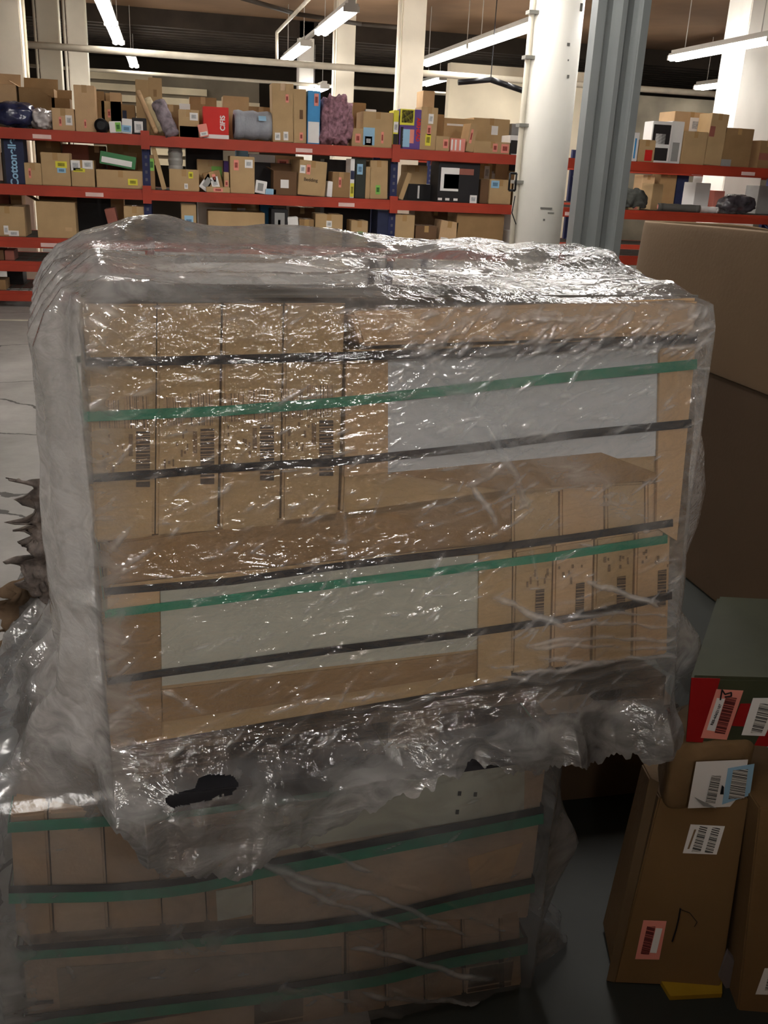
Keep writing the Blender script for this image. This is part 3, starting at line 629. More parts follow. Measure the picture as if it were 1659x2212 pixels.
BARH=barcode('carton_barcode_tall',U.ex,420,(112,92,70),(176,144,106),.55)
SHEET=mat('grey_liner_panel',(206,210,212),.6,var=.05,scale=4); SHEET2=mat('pale_liner_panel',(186,186,172),.6,var=.05,scale=4)
def marks(fr,parent,q,n,seed,m=INK,name='printed_text'):
    rnd=random.Random(seed); mb=MB()
    for k in range(n):
        u=rnd.random(); v=rnd.random(); 
        x=q[0]+(q[2]-q[0])*u; y=q[1]+(q[3]-q[1])*v; w_=rnd.choice((3,4,5)); h_=rnd.choice((6,8,12,15))
        P=[fr.at(*p,off=.0022) for p in ((x,y),(x+w_,y-.5),(x+w_,y+h_),(x,y+h_))]; mb.hexa(P+[p+fr.N*.0004 for p in P])
    mb.build(name,m,parent)
gapx=[(191,338),(341,478),(483,612),(616,746)]
tops=[(657,656),(656,655),(655,655),(655,655)]; bots=[((205,334),(1172,1160)),((337,470),(1160,1150)),((476,604),(1150,1138)),((609,730),(1138,1128))]
ordn=['leftmost','second from left','third from left','rightmost']
for k in range(4):
    (a,b),(ta,tb),((ba,bb),(ya,yb))=gapx[k],tops[k],bots[k]
    o=px_block(U,[(a,ta),(b,tb),(bb,yb),(ba,ya)],DEP,'tall_carton',KR,'%s of the four tall kraft cartons in the upper wrapped stack'%ordn[k],group='tall cartons in the upper wrapped stack')
    dx=(0,142,272,402)[k]; dy=(0,-6,-14,-24)[k]; sh=(0,-3,-4,-6)[k]
    def Q(x0,y0,x1,y1): return [(x0+dx+sh,y0+dy),(x1+dx+sh,y0+dy),(x1+dx+sh,y1+dy),(x0+dx+sh,y1+dy)]
    px_quad(U,Q(294,932,324,1052),'barcode',BARV,o)
    px_quad(U,Q(268,856,322,925),'barcode',BARH,o); px_quad(U,Q(214,864,258,925),'barcode',BARH,o)
    px_quad(U,Q(278,938,287,985),'printed_number',INK,o)
    marks(U,o,(205+dx,930+dy,265+dx,1020+dy),11,k)
    px_quad(U,[lerp((a,ta),(b,tb),.0),lerp((a,ta),(b,tb),1),(b-1,ta+3),(a+1,ta+3)],'top_tape',TAPE,o,off=.001)
# long carton, upper right, with window panel
o=px_block(U,[(752,757),(1508,726),(1452,1030),(736,1126)],DEP,'long_carton',KR,'long kraft carton with a wide grey liner panel, right part of the upper stack')
px_quad(U,[(838,775),(1424,745),(1416,985),(838,1024)],'liner_panel',SHEET,o,off=.003)
px_quad(U,[(1426,752),(1503,745),(1462,1168),(1418,1140)],'side_flap',KR2,o,off=.010,th=.006)
px_quad(U,[(748,790),(838,782),(838,1020),(744,1030)],'side_flap',KR2,o,off=.008,th=.005)
px_quad(U,[(838,1022),(1300,978),(1455,1035),(1100,1060),(740,1120)][:4],'lower_flap',KR3,o,off=.006,th=.004)
P=[U.at(*q,off=.03) for q in ((758,674),(1512,644),(1500,722),(782,748))]
o=MB().hexa(P+[p+U.N*DEP for p in P]).build('lid_carton',KR2,bevel=.006); tag(o,'flat kraft lid carton lying on top of the long grey-panelled carton','carton')
# middle kraft layer
o=px_block(U,[(232,1172),(1105,1052),(1106,1170),(232,1264)],DEP,'flat_carton',KR3,'flat kraft carton between the tall cartons and the lower long carton')
o=px_block(U,[(232,1266),(1106,1172),(1104,1470),(240,1620)],DEP,'long_carton',KR,'long kraft carton with a pale liner panel, lower left of the upper stack')
px_quad(U,[(346,1262),(1034,1198),(1034,1402),(350,1482)],'liner_panel',SHEET2,o,off=.003)
px_quad(U,[(1036,1190),(1106,1182),(1104,1462),(1032,1476)],'side_flap',KR,o,off=.009,th=.005)
px_quad(U,[(232,1330),(345,1318),(350,1590),(240,1615)],'side_flap',KR3,o,off=.006,th=.004)
px_quad(U,[(232,1270),(345,1260),(345,1318),(232,1330)],'side_flap',KR2,o,off=.007,th=.004)
px_quad(U,[(350,1490),(1032,1408),(1032,1452),(352,1560)],'bottom_flap',KR3,o,off=.004,th=.002)
xs=[(1112,1196),(1199,1284),(1288,1372),(1376,1450)]
for k,(a,b) in enumerate(xs):
    sl=-.12; y0=lambda x:1190+(x-1110)*-.155; y1=lambda x:1456+(x-1110)*-.125
    o=px_block(U,[(a,y0(a)),(b,y0(b)),(b-8,y1(b)),(a-6,y1(a))],DEP,'short_carton',KR2 if k%2 else KR,'%s of the four barcoded cartons at the lower right of the upper stack'%ordn[k],group='short cartons in the upper wrapped stack')
    q=[(a+46,1275-(k*14)),(a+64,1272-(k*14)),(a+62,1345-(k*12)),(a+44,1348-(k*12))]
    px_quad(U,q,'barcode',BARV,o); marks(U,o,(a+5,1225-k*13,a+70,1260-k*13),7,k+20)
xs=[(1108,1208),(1212,1306),(1310,1394),(1397,1452)]
for k,(a,b) in enumerate(xs):
    y0=lambda x:1056+(x-1108)*-.05; y1=lambda x:1182+(x-1110)*-.15
    px_block(U,[(a,y0(a)),(b,y0(b)),(b,y1(b)),(a,y1(a))],DEP,'small_carton',KR2 if k%2 else KR,'%s of the small plain cartons under the grey-panelled carton'%ordn[k],group='small cartons in the upper wrapped stack')
# grey dusty sheet lying on top
P=[U.pt(-.0,-.003,-.0),U.pt(1.06,-.003,0),U.pt(1.06,.004,0),U.pt(0,.004,0)]
o=MB().hexa([U.pt(0.0,-.006,.0),U.pt(1.05,-.012,.0),U.pt(1.05,-.008,.0),U.pt(0.0,-.002,.0),U.pt(0.0,-.006,.93),U.pt(1.05,-.012,.93),U.pt(1.05,-.008,.93),U.pt(.0,-.002,.93)]).build('top_sheet',mat('dusty_grey_sheet',(104,100,94),.8,var=.3,scale=7)); tag(o,'dusty grey cardboard sheet lying on top of the upper stack under the film','sheet')

STB=mat('black_strap',(18,22,30),.5,var=.15,scale=20,spec=.2); STG=mat('green_strap',(22,128,98),.35,var=.12,scale=20,spec=.6)
def strap(fr,pts,wpx,m,label,group,back=.92,off=.014):
    """band lying on the front plane through photo points, closed round the sides"""
    pts=[(pts[0][0]+(pts[-1][0]-pts[0][0])*t,np.interp(pts[0][0]+(pts[-1][0]-pts[0][0])*t,[p[0] for p in pts],[p[1] for p in pts])) for t in np.linspace(0,1,28)]
    A=[fr.at(x,y-wpx/2,off) for x,y in pts]; B=[fr.at(x,y+wpx/2,off) for x,y in pts]
    A=[A[0]+fr.N*back-fr.ex*.004,A[0]-fr.ex*.004]+A+[A[-1]+fr.ex*.004,A[-1]+fr.N*back+fr.ex*.004]; B=[B[0]+fr.N*back-fr.ex*.004,B[0]-fr.ex*.004]+B+[B[-1]+fr.ex*.004,B[-1]+fr.N*back+fr.ex*.004]
    v=[];f=[]; n=len(A)
    for i in range(n):
        if i<2: no=fr.ex
        elif i>=n-2: no=-fr.ex
        else: no=fr.N
        v+= [A[i],B[i],B[i]+no*.001,A[i]+no*.001]
    for i in range(n):
        j=(i+1)%n
        if i==n-1: break
        for a,b in ((0,1),(1,2),(2,3),(3,0)): f.append((4*i+a,4*i+b,4*j+b,4*j+a))
    # back run
    k=4*(n-1)
    for a,b in ((0,1),(1,2),(2,3),(3,0)): f.append((k+a,k+b,b,a))
    mb=MB(); mb.v=[tuple(p) for p in v]; mb.f=f; o=mb.build('strapping_band',m); tag(o,label,'strap',group); return o
G1='straps round the upper stack'; G2='straps round the lower stack'
strap(U,[(192,782),(340,780),(480,777),(745,770),(1000,762),(1250,748),(1502,733)],20,STB,'black strap, highest one on the upper stack',G1,off=.034)
strap(U,[(187,900),(480,888),(745,868),(1000,840),(1220,815),(1502,787)],22,STG,'green strap, upper one on the upper stack',G1)
strap(U,[(198,1033),(340,1024),(475,1012),(750,996),(1000,970),(1250,938),(1490,915)],18,STB,'black strap crossing the printed barcodes and the grey panel',G1)
strap(U,[(232,1278),(500,1256),(740,1222),(1000,1192),(1250,1160),(1450,1130)],16,STB,'black strap just above the lower green strap of the upper stack',G1)
strap(U,[(233,1326),(500,1293),(740,1260),(1000,1228),(1200,1202),(1438,1165)],18,STG,'green strap, lower one on the upper stack',G1)
strap(U,[(237,1472),(345,1455),(740,1402),(1000,1370),(1105,1355),(1250,1333),(1448,1287)],16,STB,'black strap, lowest one on the upper stack, over the pale panel',G1)

# lower stack
LK=mat('kraft_board_lower',(172,144,114),.8,bump=.15,bscale=90,var=.1,spec=.2); LK2=mat('kraft_board_grey',(180,158,136),.8,bump=.15,bscale=90,var=.08,spec=.2)
DL=.85
xs=[(30,108),(112,228),(231,344),(347,440),(443,542)]
nm5=['leftmost','second','third','fourth','fifth from left']
for k,(a,b) in enumerate(xs):
    yt=1762-k*8; yb=2026-k*8
    px_block(L,[(a-8,yt),(b-8,yt-8),(b+6,yb-8),(a+6,yb)],DL,'lower_tall_carton',LK2 if k%2 else LK,'%s of the upright cartons in the lower wrapped stack'%nm5[k],group='upright cartons in the lower wrapped stack')
o=px_block(L,[(545,1690),(1186,1604),(1141,1985),(548,2000)],DL,'lower_long_carton',LK2,'long carton with a pale panel at the top of the lower stack')
px_quad(L,[(552,1700),(1134,1622),(1132,1752),(552,1846)],'liner_panel',SHEET2,o,off=.003)
px_quad(L,[(1010,1855),(1130,1820),(1100,1905),(1020,1920)],'paper_patch',KR2,o,off=.002)
px_quad(L,[(466,1925),(545,1912),(545,1975),(470,1990)],'paper_patch',SHEET2,bpy.data.objects['lower_tall_carton.004'],off=.002)
dk=MB()
for (x,y) in ((990,1710),(1024,1712),(985,1750)):
    P=[L.at(*p,off=.005) for p in ((x,y),(x+7,y),(x+6,y+9),(x-1,y+9))]; dk.hexa(P+[p+L.N*.001 for p in P])
dk.build('dirt_specks',BLACK,o)
o=px_block(L,[(48,2060),(744,2010),(744,2230),(70,2290)],DL,'lower_flat_carton',LK2,'long flat carton with a greyish panel at the bottom left of the lower stack')
px_quad(L,[(122,2092),(738,2045),(738,2108),(130,2180)],'liner_panel',mat('greyish_panel',(150,138,124),.7),o,off=.003)
px_quad(L,[(52,2165),(115,2160),(116,2168),(53,2174)],'printed_line',BLACK,o,off=.003); px_quad(L,[(54,2192),(118,2186),(118,2193),(55,2200)],'printed_line',BLACK,o,off=.003)
xs=[(748,828),(831,912),(915,996),(999,1078),(1081,1122)]
for k,(a,b) in enumerate(xs):
    yt=2018-k*11; yb=2215-k*12
    px_block(L,[(a,yt),(b,yt-10),(b+6,yb-10),(a+6,yb)],DL,'lower_small_carton',LK2 if k%2 else LK,'%s of the small upright cartons at the bottom right of the lower stack'%nm5[k],group='small upright cartons in the lower wrapped stack')
px_block(L,[(600,2226),(1120,2180),(1095,2400),(600,2460)],DL,'base_carton',LK,'plain carton at the very bottom of the lower stack')
def dup2(fr,pts,w1,w2,a,b,g):
    strap(fr,pts,w1,STB,a,g,back=.86,off=.012); strap(fr,[(x,y+(w1+w2)/2+1) for x,y in pts],w2,STG,b,g,back=.86,off=.010)
strap(L,[(22,1788),(230,1775),(440,1750),(640,1722),(840,1688),(980,1655),(1186,1620)],22,STG,'green strap, highest one on the lower stack, half under the ragged hem',G2,back=.86)
dup2(L,[(24,1922),(230,1918),(350,1910),(440,1897),(560,1868),(700,1842),(830,1816),(1000,1784),(1170,1750)],15,22,'black strap, upper one on the lower stack','green strap directly below the upper black strap of the lower stack',G2)
dup2(L,[(40,2050),(340,2028),(500,2014),(660,2000),(830,1975),(1000,1934),(1151,1903)],13,18,'black strap across the middle of the lower stack','green strap directly below the middle black strap of the lower stack',G2)
dup2(L,[(52,2205),(120,2192),(400,2158),(560,2140),(740,2112),(830,2098),(960,2064),(1136,2032)],14,22,'black strap near the bottom of the lower stack','green strap directly below the bottom black strap of the lower stack',G2)

# added dark sheet that stands in for shade under the upper pallet
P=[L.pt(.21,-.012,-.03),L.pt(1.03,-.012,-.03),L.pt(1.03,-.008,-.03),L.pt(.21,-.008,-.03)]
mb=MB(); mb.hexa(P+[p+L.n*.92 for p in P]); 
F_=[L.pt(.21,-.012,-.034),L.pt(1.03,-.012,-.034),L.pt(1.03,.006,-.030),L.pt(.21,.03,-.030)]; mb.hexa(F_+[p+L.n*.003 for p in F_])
tag(mb.build('gap_shade_sheet',mat('gap_shade_dark',(50,50,54),.6,var=.3,scale=9)),'added dark sheet standing in for the shade over the lower stack, just beneath the upper pallet','sheet')
# pallets
PW=mat('dark_pallet_wood',(74,64,54),.85,var=.3,scale=5,bump=.4,bscale=30,stretch=(1,6,1))
def pallet(fr,u0,u1,v0,hh,dep,label):
    r=empty('wooden_pallet',fr.pt(u0,v0+hh)); tag(r,label,'pallet')
    def bx(a,b,c,d,e,f,nm): 
        MB().hexa([fr.pt(a,c,e),fr.pt(b,c,e),fr.pt(b,d,e),fr.pt(a,d,e),fr.pt(a,c,f),fr.pt(b,c,f),fr.pt(b,d,f),fr.pt(a,d,f)]).build(nm,PW,r,bevel=.002)
    for k in range(6): d=dep*k/5.8; bx(u0,u1,v0,v0+.016,d,d+.09,'top_board')
    for k in range(3):
        u=u0+(u1-u0-.1)*k/2.
        for j in range(3): bx(u,u+.1,v0+.016,v0+hh-.014,(dep-.1)*j/2,(dep-.1)*j/2+.1,'block')
        bx(u,u+.1,v0+hh-.014,v0+hh,0,dep,'bottom_board')
pallet(U,-.0,1.06,.722,.085,.9,'dark wooden pallet squeezed between the upper and lower wrapped stacks')
pallet(L,0.0,.98,.50,.085,.85,'dark wooden pallet on the floor under the lower wrapped stack')

# ---------------------------------------------------------------- stretch film
def film_mat(name,tint=(.80,.80,.80),rough=.10,bump=.55,sc_=38,spec=1.0,fac=(1,1,1)):
    m=bpy.data.materials.new(name); m.use_nodes=True; nt=m.node_tree; nt.nodes.clear(); N=nt.nodes.new; L_=nt.links.new
    out=N('ShaderNodeOutputMaterial'); tc=N('ShaderNodeTexCoord'); mp=N('ShaderNodeMapping'); L_(tc.outputs['Object'],mp.inputs[0]); mp.inputs['Scale'].default_value=fac
    mp.inputs['Rotation'].default_value=(0,radians(24),0)
    n1=N('ShaderNodeTexNoise'); n1.inputs['Scale'].default_value=sc_; n1.inputs['Detail'].default_value=3; n1.inputs['Distortion'].default_value=1.2; L_(mp.outputs[0],n1.inputs['Vector'])
    n2=N('ShaderNodeTexNoise'); n2.inputs['Scale'].default_value=sc_*.28; n2.inputs['Detail'].default_value=4; n2.inputs['Distortion'].default_value=2.0; L_(mp.outputs[0],n2.inputs['Vector'])
    ad=N('ShaderNodeMath'); ad.operation='MULTIPLY_ADD'; L_(n2.outputs[0],ad.inputs[0]); ad.inputs[1].default_value=2.2; L_(n1.outputs[0],ad.inputs[2])
    bp=N('ShaderNodeBump'); bp.inputs['Strength'].default_value=bump; bp.inputs['Distance'].default_value=.012; L_(ad.outputs[0],bp.inputs['Height'])
    at=N('ShaderNodeAttribute'); at.attribute_name='haze'
    bs=N('ShaderNodeMapRange'); L_(at.outputs['Fac'],bs.inputs[0]); bs.inputs['To Min'].default_value=bump; bs.inputs['To Max'].default_value=bump*.2
    dt=N('ShaderNodeAttribute'); dt.attribute_name='dirt_shade'
    ba=N('ShaderNodeMath'); ba.operation='MULTIPLY_ADD'; L_(dt.outputs['Fac'],ba.inputs[0]); ba.inputs[1].default_value=bump*.8; L_(bs.outputs[0],ba.inputs[2]); L_(ba.outputs[0],bp.inputs['Strength'])
    dc=N('ShaderNodeMix'); dc.data_type='RGBA'; L_(dt.outputs['Fac'],dc.inputs[0]); dc.inputs[6].default_value=tint+(1,); dc.inputs[7].default_value=(.13,.125,.12,1)
    mr=N('ShaderNodeMapRange'); L_(n2.outputs[0],mr.inputs[0]); mr.inputs['From Min'].default_value=.3; mr.inputs['From Max'].default_value=.72; mr.inputs['To Min'].default_value=.55; mr.inputs['To Max'].default_value=1.35
    hz=N('ShaderNodeMath'); hz.operation='MULTIPLY'; hz.use_clamp=True; L_(at.outputs['Fac'],hz.inputs[0]); L_(mr.outputs[0],hz.inputs[1])
    # more of the milky film is met when it is seen edge-on
    lw=N('ShaderNodeLayerWeight'); lw.inputs['Blend'].default_value=.35; L_(bp.outputs[0],lw.inputs['Normal'])
    g=N('ShaderNodeMath'); g.operation='MULTIPLY_ADD'; L_(lw.outputs['Facing'],g.inputs[0]); g.inputs[1].default_value=.18; L_(hz.outputs[0],g.inputs[2]); g.use_clamp=True
    tr=N('ShaderNodeBsdfTransparent'); tr.inputs[0].default_value=(.97,.97,.97,1)
    df=N('ShaderNodeBsdfDiffuse'); df.inputs[0].default_value=tint+(1,); L_(bp.outputs[0],df.inputs['Normal']); L_(dc.outputs[2],df.inputs[0])
    tl=N('ShaderNodeBsdfTranslucent'); tl.inputs[0].default_value=tint+(1,); L_(dc.outputs[2],tl.inputs[0])
    md=N('ShaderNodeMixShader'); md.inputs[0].default_value=.4; L_(df.outputs[0],md.inputs[1]); L_(tl.outputs[0],md.inputs[2])
    m1=N('ShaderNodeMixShader'); L_(g.outputs[0],m1.inputs[0]); L_(tr.outputs[0],m1.inputs[1]); L_(md.outputs[0],m1.inputs[2])
    gl=N('ShaderNodeBsdfGlossy'); gl.inputs['Roughness'].default_value=rough; gl.inputs[0].default_value=(1,1,1,1); L_(bp.outputs[0],gl.inputs['Normal'])
    l2=N('ShaderNodeLayerWeight'); l2.inputs['Blend'].default_value=.5; L_(bp.outputs[0],l2.inputs['Normal']); fr=N('ShaderNodeMath'); fr.operation='POWER'; L_(l2.outputs['Facing'],fr.inputs[0]); fr.inputs[1].default_value=4.5
    fm=N('ShaderNodeMath'); fm.operation='MULTIPLY_ADD'; L_(fr.outputs[0],fm.inputs[0]); fm.inputs[1].default_value=.8*spec; fm.inputs[2].default_value=.12*spec; fm.use_clamp=True
    cl_=N('ShaderNodeMath'); cl_.operation='MULTIPLY_ADD'; L_(dt.outputs['Fac'],cl_.inputs[0]); cl_.inputs[1].default_value=-.8; cl_.inputs[2].default_value=1.
    fq=N('ShaderNodeMath'); fq.operation='MULTIPLY'; L_(fm.outputs[0],fq.inputs[0]); L_(cl_.outputs[0],fq.inputs[1])
    m2=N('ShaderNodeMixShader'); L_(fq.outputs[0],m2.inputs[0]); L_(m1.outputs[0],m2.inputs[1]); L_(gl.outputs[0],m2.inputs[2]); L_(m2.outputs[0],out.inputs[0])
    return m
FILM=film_mat('stretch_film',bump=.30,rough=.075,tint=(.88,.88,.88),fac=(1,1,2.2)); 

def film(fr,W,D,ztop,zbot,hem,offF,offL,offR,hz,top,name,m,label,cols=(60,540,50,40),rows=340,skirt=80,folds=(),slivers=0,seed=0,haze_fn=None,crumple=.02,holes=(),toprows=60,dirt_shade_amt=(.3,.8,0.),dirt_fn=None):
    """wrap round a stack; all tables are functions of h (0 top .. 1 stack bottom .. >1 hem)"""
    nl,nf,nr,nb=cols; H=ztop-zbot
    face=np.concatenate([np.zeros(nl),np.ones(nf),np.full(nr,2),np.full(nb,3)]); u=np.concatenate([np.linspace(0,1,nl,endpoint=False),np.linspace(0,1,nf,endpoint=False),np.linspace(0,1,nr,endpoint=False),np.linspace(0,1,nb,endpoint=False)])
    Cn=len(u)
    # hem height per column (h units)
    hf=np.array([itp(uu*W,hem) for uu in u]); h0=itp(0,hem); hW=itp(W,hem)
    hemc=np.where(face==1,hf,np.where(face==0,h0+.06*(u<.98)+.02*np.sin(u*9),np.where(face==2,hW+.02*np.sin(u*7),h0*(u)+hW*(1-u))))
    jag=.012*vn(np.stack([u*60,face*3,u*0],-1),seed+5)+.004*vn(np.stack([u*200,face*3,u*0],-1),seed+6); hemc=hemc+jag
    tb=np.linspace(0,1,rows)[:,None]; ts=np.linspace(0,1,skirt+1)[1:,None]
    h=np.concatenate([tb*np.ones((1,Cn)),1+ts*(hemc[None,:]-1)],0); R=h.shape[0]
    face2=np.broadcast_to(face,(R,Cn)); uu=np.broadcast_to(u,(R,Cn))
    df=-np.tan(fr.lean)*h*H
    oF=itp(h,offF); oL=itp(h,offL); oR=itp(h,offR)
    fl=np.clip((1-uu)/.16,0,1); fl=fl*fl*(3-2*fl); frr=np.clip(uu/.10,0,1); frr=frr*frr*(3-2*frr)*(1-.5*np.clip((uu-.3)/.5,0,1))
    s=np.select([face2==0,face2==1,face2==2],[-(.012+(oL-.012)*fl),uu*W,W+.012+(oR-.012)*frr],W*(1-uu))
    d=np.select([face2==0,face2==1,face2==2],[D*(1-uu),0*uu,D*uu],D+.02)+df
    # push front sheet out
    edge=np.clip(np.minimum(uu,1-uu)/.03,0,1)
    d=np.where(face2==1,d-oF,d)
    P=np.stack([s,d,h*H],-1)
    q=np.stack([s*8,d*8,h*H*8],-1)
    loose=np.where(face2==1,.0015+.0*h,np.where(face2==3,.01,.007)); sk=np.clip((h-.93)/.12,0,1); loose=loose+sk*crumple*np.where(face2==1,1,.5)
    nz=ridged(q*np.array([.8,.8,.4]),3,seed); nz2=fbm(q*1.2,2,seed+9)
    disp=loose*(nz*.7+nz2*.5)
    nf_=np.where(face2==1,1.,0)
    # vertical pleats on the loose sides
    ple=np.where((face2==0)|(face2==2),.010*np.sin((uu*D*60)+3*vn(np.stack([uu*3,h*4,0*h],-1),seed+2))*fl if False else .009*np.sin(uu*D*46+4*vn(np.stack([uu*3,h*3,0*h],-1),seed+2)),0)*np.where(face2==0,fl,frr)
    # folds across the front
    fo=np.zeros_like(h); fh=np.zeros_like(h)
    X=s; Z=h*H
    for (ax,ay,bx,by,wd,am,hh) in folds:
        a=np.array(fr.uv(ax,ay)); b=np.array(fr.uv(bx,by)); ab=b-a; Ln=np.linalg.norm(ab)+1e-9; ab=ab/Ln
        zx=Z/np.cos(fr.lean)
        al=(X-a[0])*ab[0]+(zx-a[1])*ab[1]; pe=-(X-a[0])*ab[1]+(zx-a[1])*ab[0]
        pe=pe+.006*np.sin(al*18+ax)+.002*np.sin(al*70+ay)
        wn=np.clip(np.minimum(al,Ln-al)/(.15*Ln),0,1); e=np.exp(-(pe/wd)**2)*wn*(face2==1)
        fo+=am*e*(.8+.4*np.sin(al*55)); fh+=(hh+.06)*np.exp(-(pe/(wd*1.5))**2)*wn*(face2==1)  # extra haze whitens the creases in place of highlights
    if slivers:
        rg=np.random.RandomState(seed+3)
        for k in range(slivers):
            cx=rg.rand()*W; cz=rg.rand()*H; top_=(k%3==0)
            if top_: cx=W*(.48+.5*rg.rand()); cz=H*rg.uniform(.0,.11)
            an=radians(rg.normal(-26,16)); ln=rg.uniform(.008,.03); wd=rg.uniform(.002,.004); am=rg.uniform(.0006,.0017)*(2.0 if top_ else 1)
            i0=max(int((cz/H)*rows-14),0); i1=min(int((cz/H)*rows+14),rows-1); j0=nl+max(int(cx/W*nf-16),1); j1=nl+min(int(cx/W*nf+16),nf-1)
            if i1<=i0 or j1<=j0: continue
            xx=X[i0:i1,j0:j1]-cx; zz_=Z[i0:i1,j0:j1]-cz; al=xx*cos(an)+zz_*sin(an); pe=-xx*sin(an)+zz_*cos(an)
            ee=np.exp(-(pe/wd)**2-(al/ln)**2); fo[i0:i1,j0:j1]+=am*ee; fh[i0:i1,j0:j1]+=rg.uniform(.05,.25 if top_ else .38)*ee  # haze flecks painted in as glints on the small creases
    out=disp+ple+fo
    P[...,1]-=np.where(face2==1,out,0); P[...,0]-=np.where(face2==0,out,0); P[...,0]+=np.where(face2==2,out,0); P[...,1]+=np.where(face2==3,out,0)
    P[...,2]+=sk*crumple*.6*vn(q*2,seed+4)
    haze=np.where(face2==1,itp(h,hz['F']),np.where(face2==0,itp(h,hz['L']),np.where(face2==2,itp(h,hz['R']),.3)))+fh
    haze=haze*(1+.35*fbm(q*.8,3,seed+20))
    if haze_fn is not None: haze=haze_fn(face2,s,h,haze)
    # top sheet, rings shrinking to the middle
    ring=P[0]; c0=np.array([W*.5,D*.5,0]); Ts=[];Hs=[]
    for k in range(toprows,0,-1):
        rho=1-(k/float(toprows)); 
    for k in range(toprows):
        rho=1-k/float(toprows); rr=ring.copy(); 
        line=np.stack([np.clip(ring[:,0],W*.45*(1-0),W*.55),np.full(Cn,D*.5),np.zeros(Cn)],-1)
        pt=line+(ring-line)*rho; hgt=top(pt[:,0],pt[:,1])*min(1,(1-rho)*toprows/6.)
        qq=np.stack([pt[:,0]*8,pt[:,1]*8,np.zeros(Cn)],-1)
        hgt=hgt+min(1,(1-rho)*8)*(.009*ridged(qq*np.array([.45,.9,1]),3,seed+31)+.003*fbm(qq*1.6,2,seed+33)); pt[:,2]=-hgt+ring[:,2]*rho
        Ts.append(pt); Hs.append(np.full(Cn,hz['T'])*(1+.4*fbm(qq*.7,3,seed+40)))
    T=np.stack(Ts[::-1],0); TH=np.stack(Hs[::-1],0)
    P=np.concatenate([T[:-1],P],0); haze=np.concatenate([TH[:-1],haze],0)
    drop=None
    if holes:
        drop=np.zeros(P.shape[:2],bool)
        for (hx,hy,rx,ry) in holes:
            a=fr.uv(hx,hy); jg=1+.45*vn(np.stack([P[...,0]*60,P[...,2]*60,0*P[...,0]],-1),77)
            e=((P[...,0]-a[0])/rx)**2+((P[...,2]/np.cos(fr.lean)-a[1])/ry)**2
            mask=np.zeros(P.shape[:2],bool); mask[toprows-1:,nl:nl+nf]=True
            drop|=(e<jg)&mask
    Wd=fr.O+P[...,0:1]*fr.ex+P[...,1:2]*fr.n-P[...,2:3]*Zv
    Wd[...,2]=np.maximum(Wd[...,2],.004)
    z01=lambda a:np.clip(a,0,1)
    skd=z01((h-1.0)/.035)*z01(.72+.4*fbm(q*.9,3,seed+50))*dirt_shade_amt[1]+.0*h  # hem tint: dirt, plus the weaker light there put into the colour
    topd=z01(dirt_shade_amt[0]+.35*fbm(T*7,3,seed+51)); 
    dirt_shade=np.concatenate([topd[:-1],z01(skd+dirt_shade_amt[2]*(1+.5*fbm(q*.6,2,seed+52)))],0)
    if dirt_fn is not None: dirt_shade=dirt_fn(P[...,0],P[...,1],P[...,2],dirt_shade); haze=np.maximum(haze,dirt_fn(P[...,0],P[...,1],P[...,2],0*dirt_shade)*.7)
    o=grid(name,Wd,m,closed_u=True,attr=np.clip(haze,0,.97),drop=drop,dirt_shade=np.clip(dirt_shade,0,1)); tag(o,label,'plastic wrap'); return o

def hemU(pts):
    r=[]
    for x,y in pts:
        q=U.at(x,y,.07)-U.O; r.append((q@U.ex,-q[2]/.716))
    return sorted(r)
HEM=hemU([(150,1765),(240,1775),(430,1822),(500,1822),(620,1790),(720,1742),(800,1705),(930,1642),(1050,1628),(1200,1614),(1390,1600),(1450,1580)])
def topU(s,d):
    g=lambda a,b,ra,rb,h: h*np.exp(-((s-a)/ra)**2-((d-b)/rb)**2)
    return .012+g(.18,.80,.16,.14,.055)+g(.42,.86,.12,.1,.02)+g(.55,.8,.14,.1,.03)+g(.30,.35,.16,.12,.012)+g(1.0,.38,.16,.26,.045)+g(.85,.75,.25,.12,.02)+g(.02,.25,.08,.2,.02)+g(.75,.45,.14,.12,.03)
FOLDS=[(842,706,1300,1155,.008,.003,-.05),(900,860,1120,1090,.012,.002,-.08),(1030,905,1130,1100,.004,.005,.1),(1000,1040,1060,1130,.0032,.003,.32),
 (1240,1246,1425,1288,.0032,.003,.35),(1270,1256,1420,1300,.0032,.003,.35),(1045,1280,1215,1335,.004,.003,.35),(1180,1318,1445,1318,.0030,.003,.28),(1200,1342,1442,1337,.0030,.003,.28),
 (1105,1378,1465,1360,.0030,.003,.30),(1112,1390,1470,1378,.003,.003,.25),(1140,1405,1320,1413,.003,.003,.25),(1090,1436,1490,1402,.0032,.003,.32),(1000,1470,1450,1420,.004,.005,.04),
 (700,1522,1100,1465,.003,.004,.04),(345,1470,440,1530,.003,.003,.28),(280,1480,350,1545,.004,.003,.03),(350,1600,420,1570,.003,.0025,.22),(620,1492,860,1492,.003,.0025,.22),(560,1530,650,1512,.003,.0025,.22),
 (740,1060,736,1300,.002,.002,.10),(1142,1160,1146,1250,.002,.002,.08),(800,650,1500,620,.006,.006,.05),(860,700,1330,665,.005,.006,.04),(200,665,330,780,.003,.002,.03),(200,700,300,800,.003,.002,.02)]
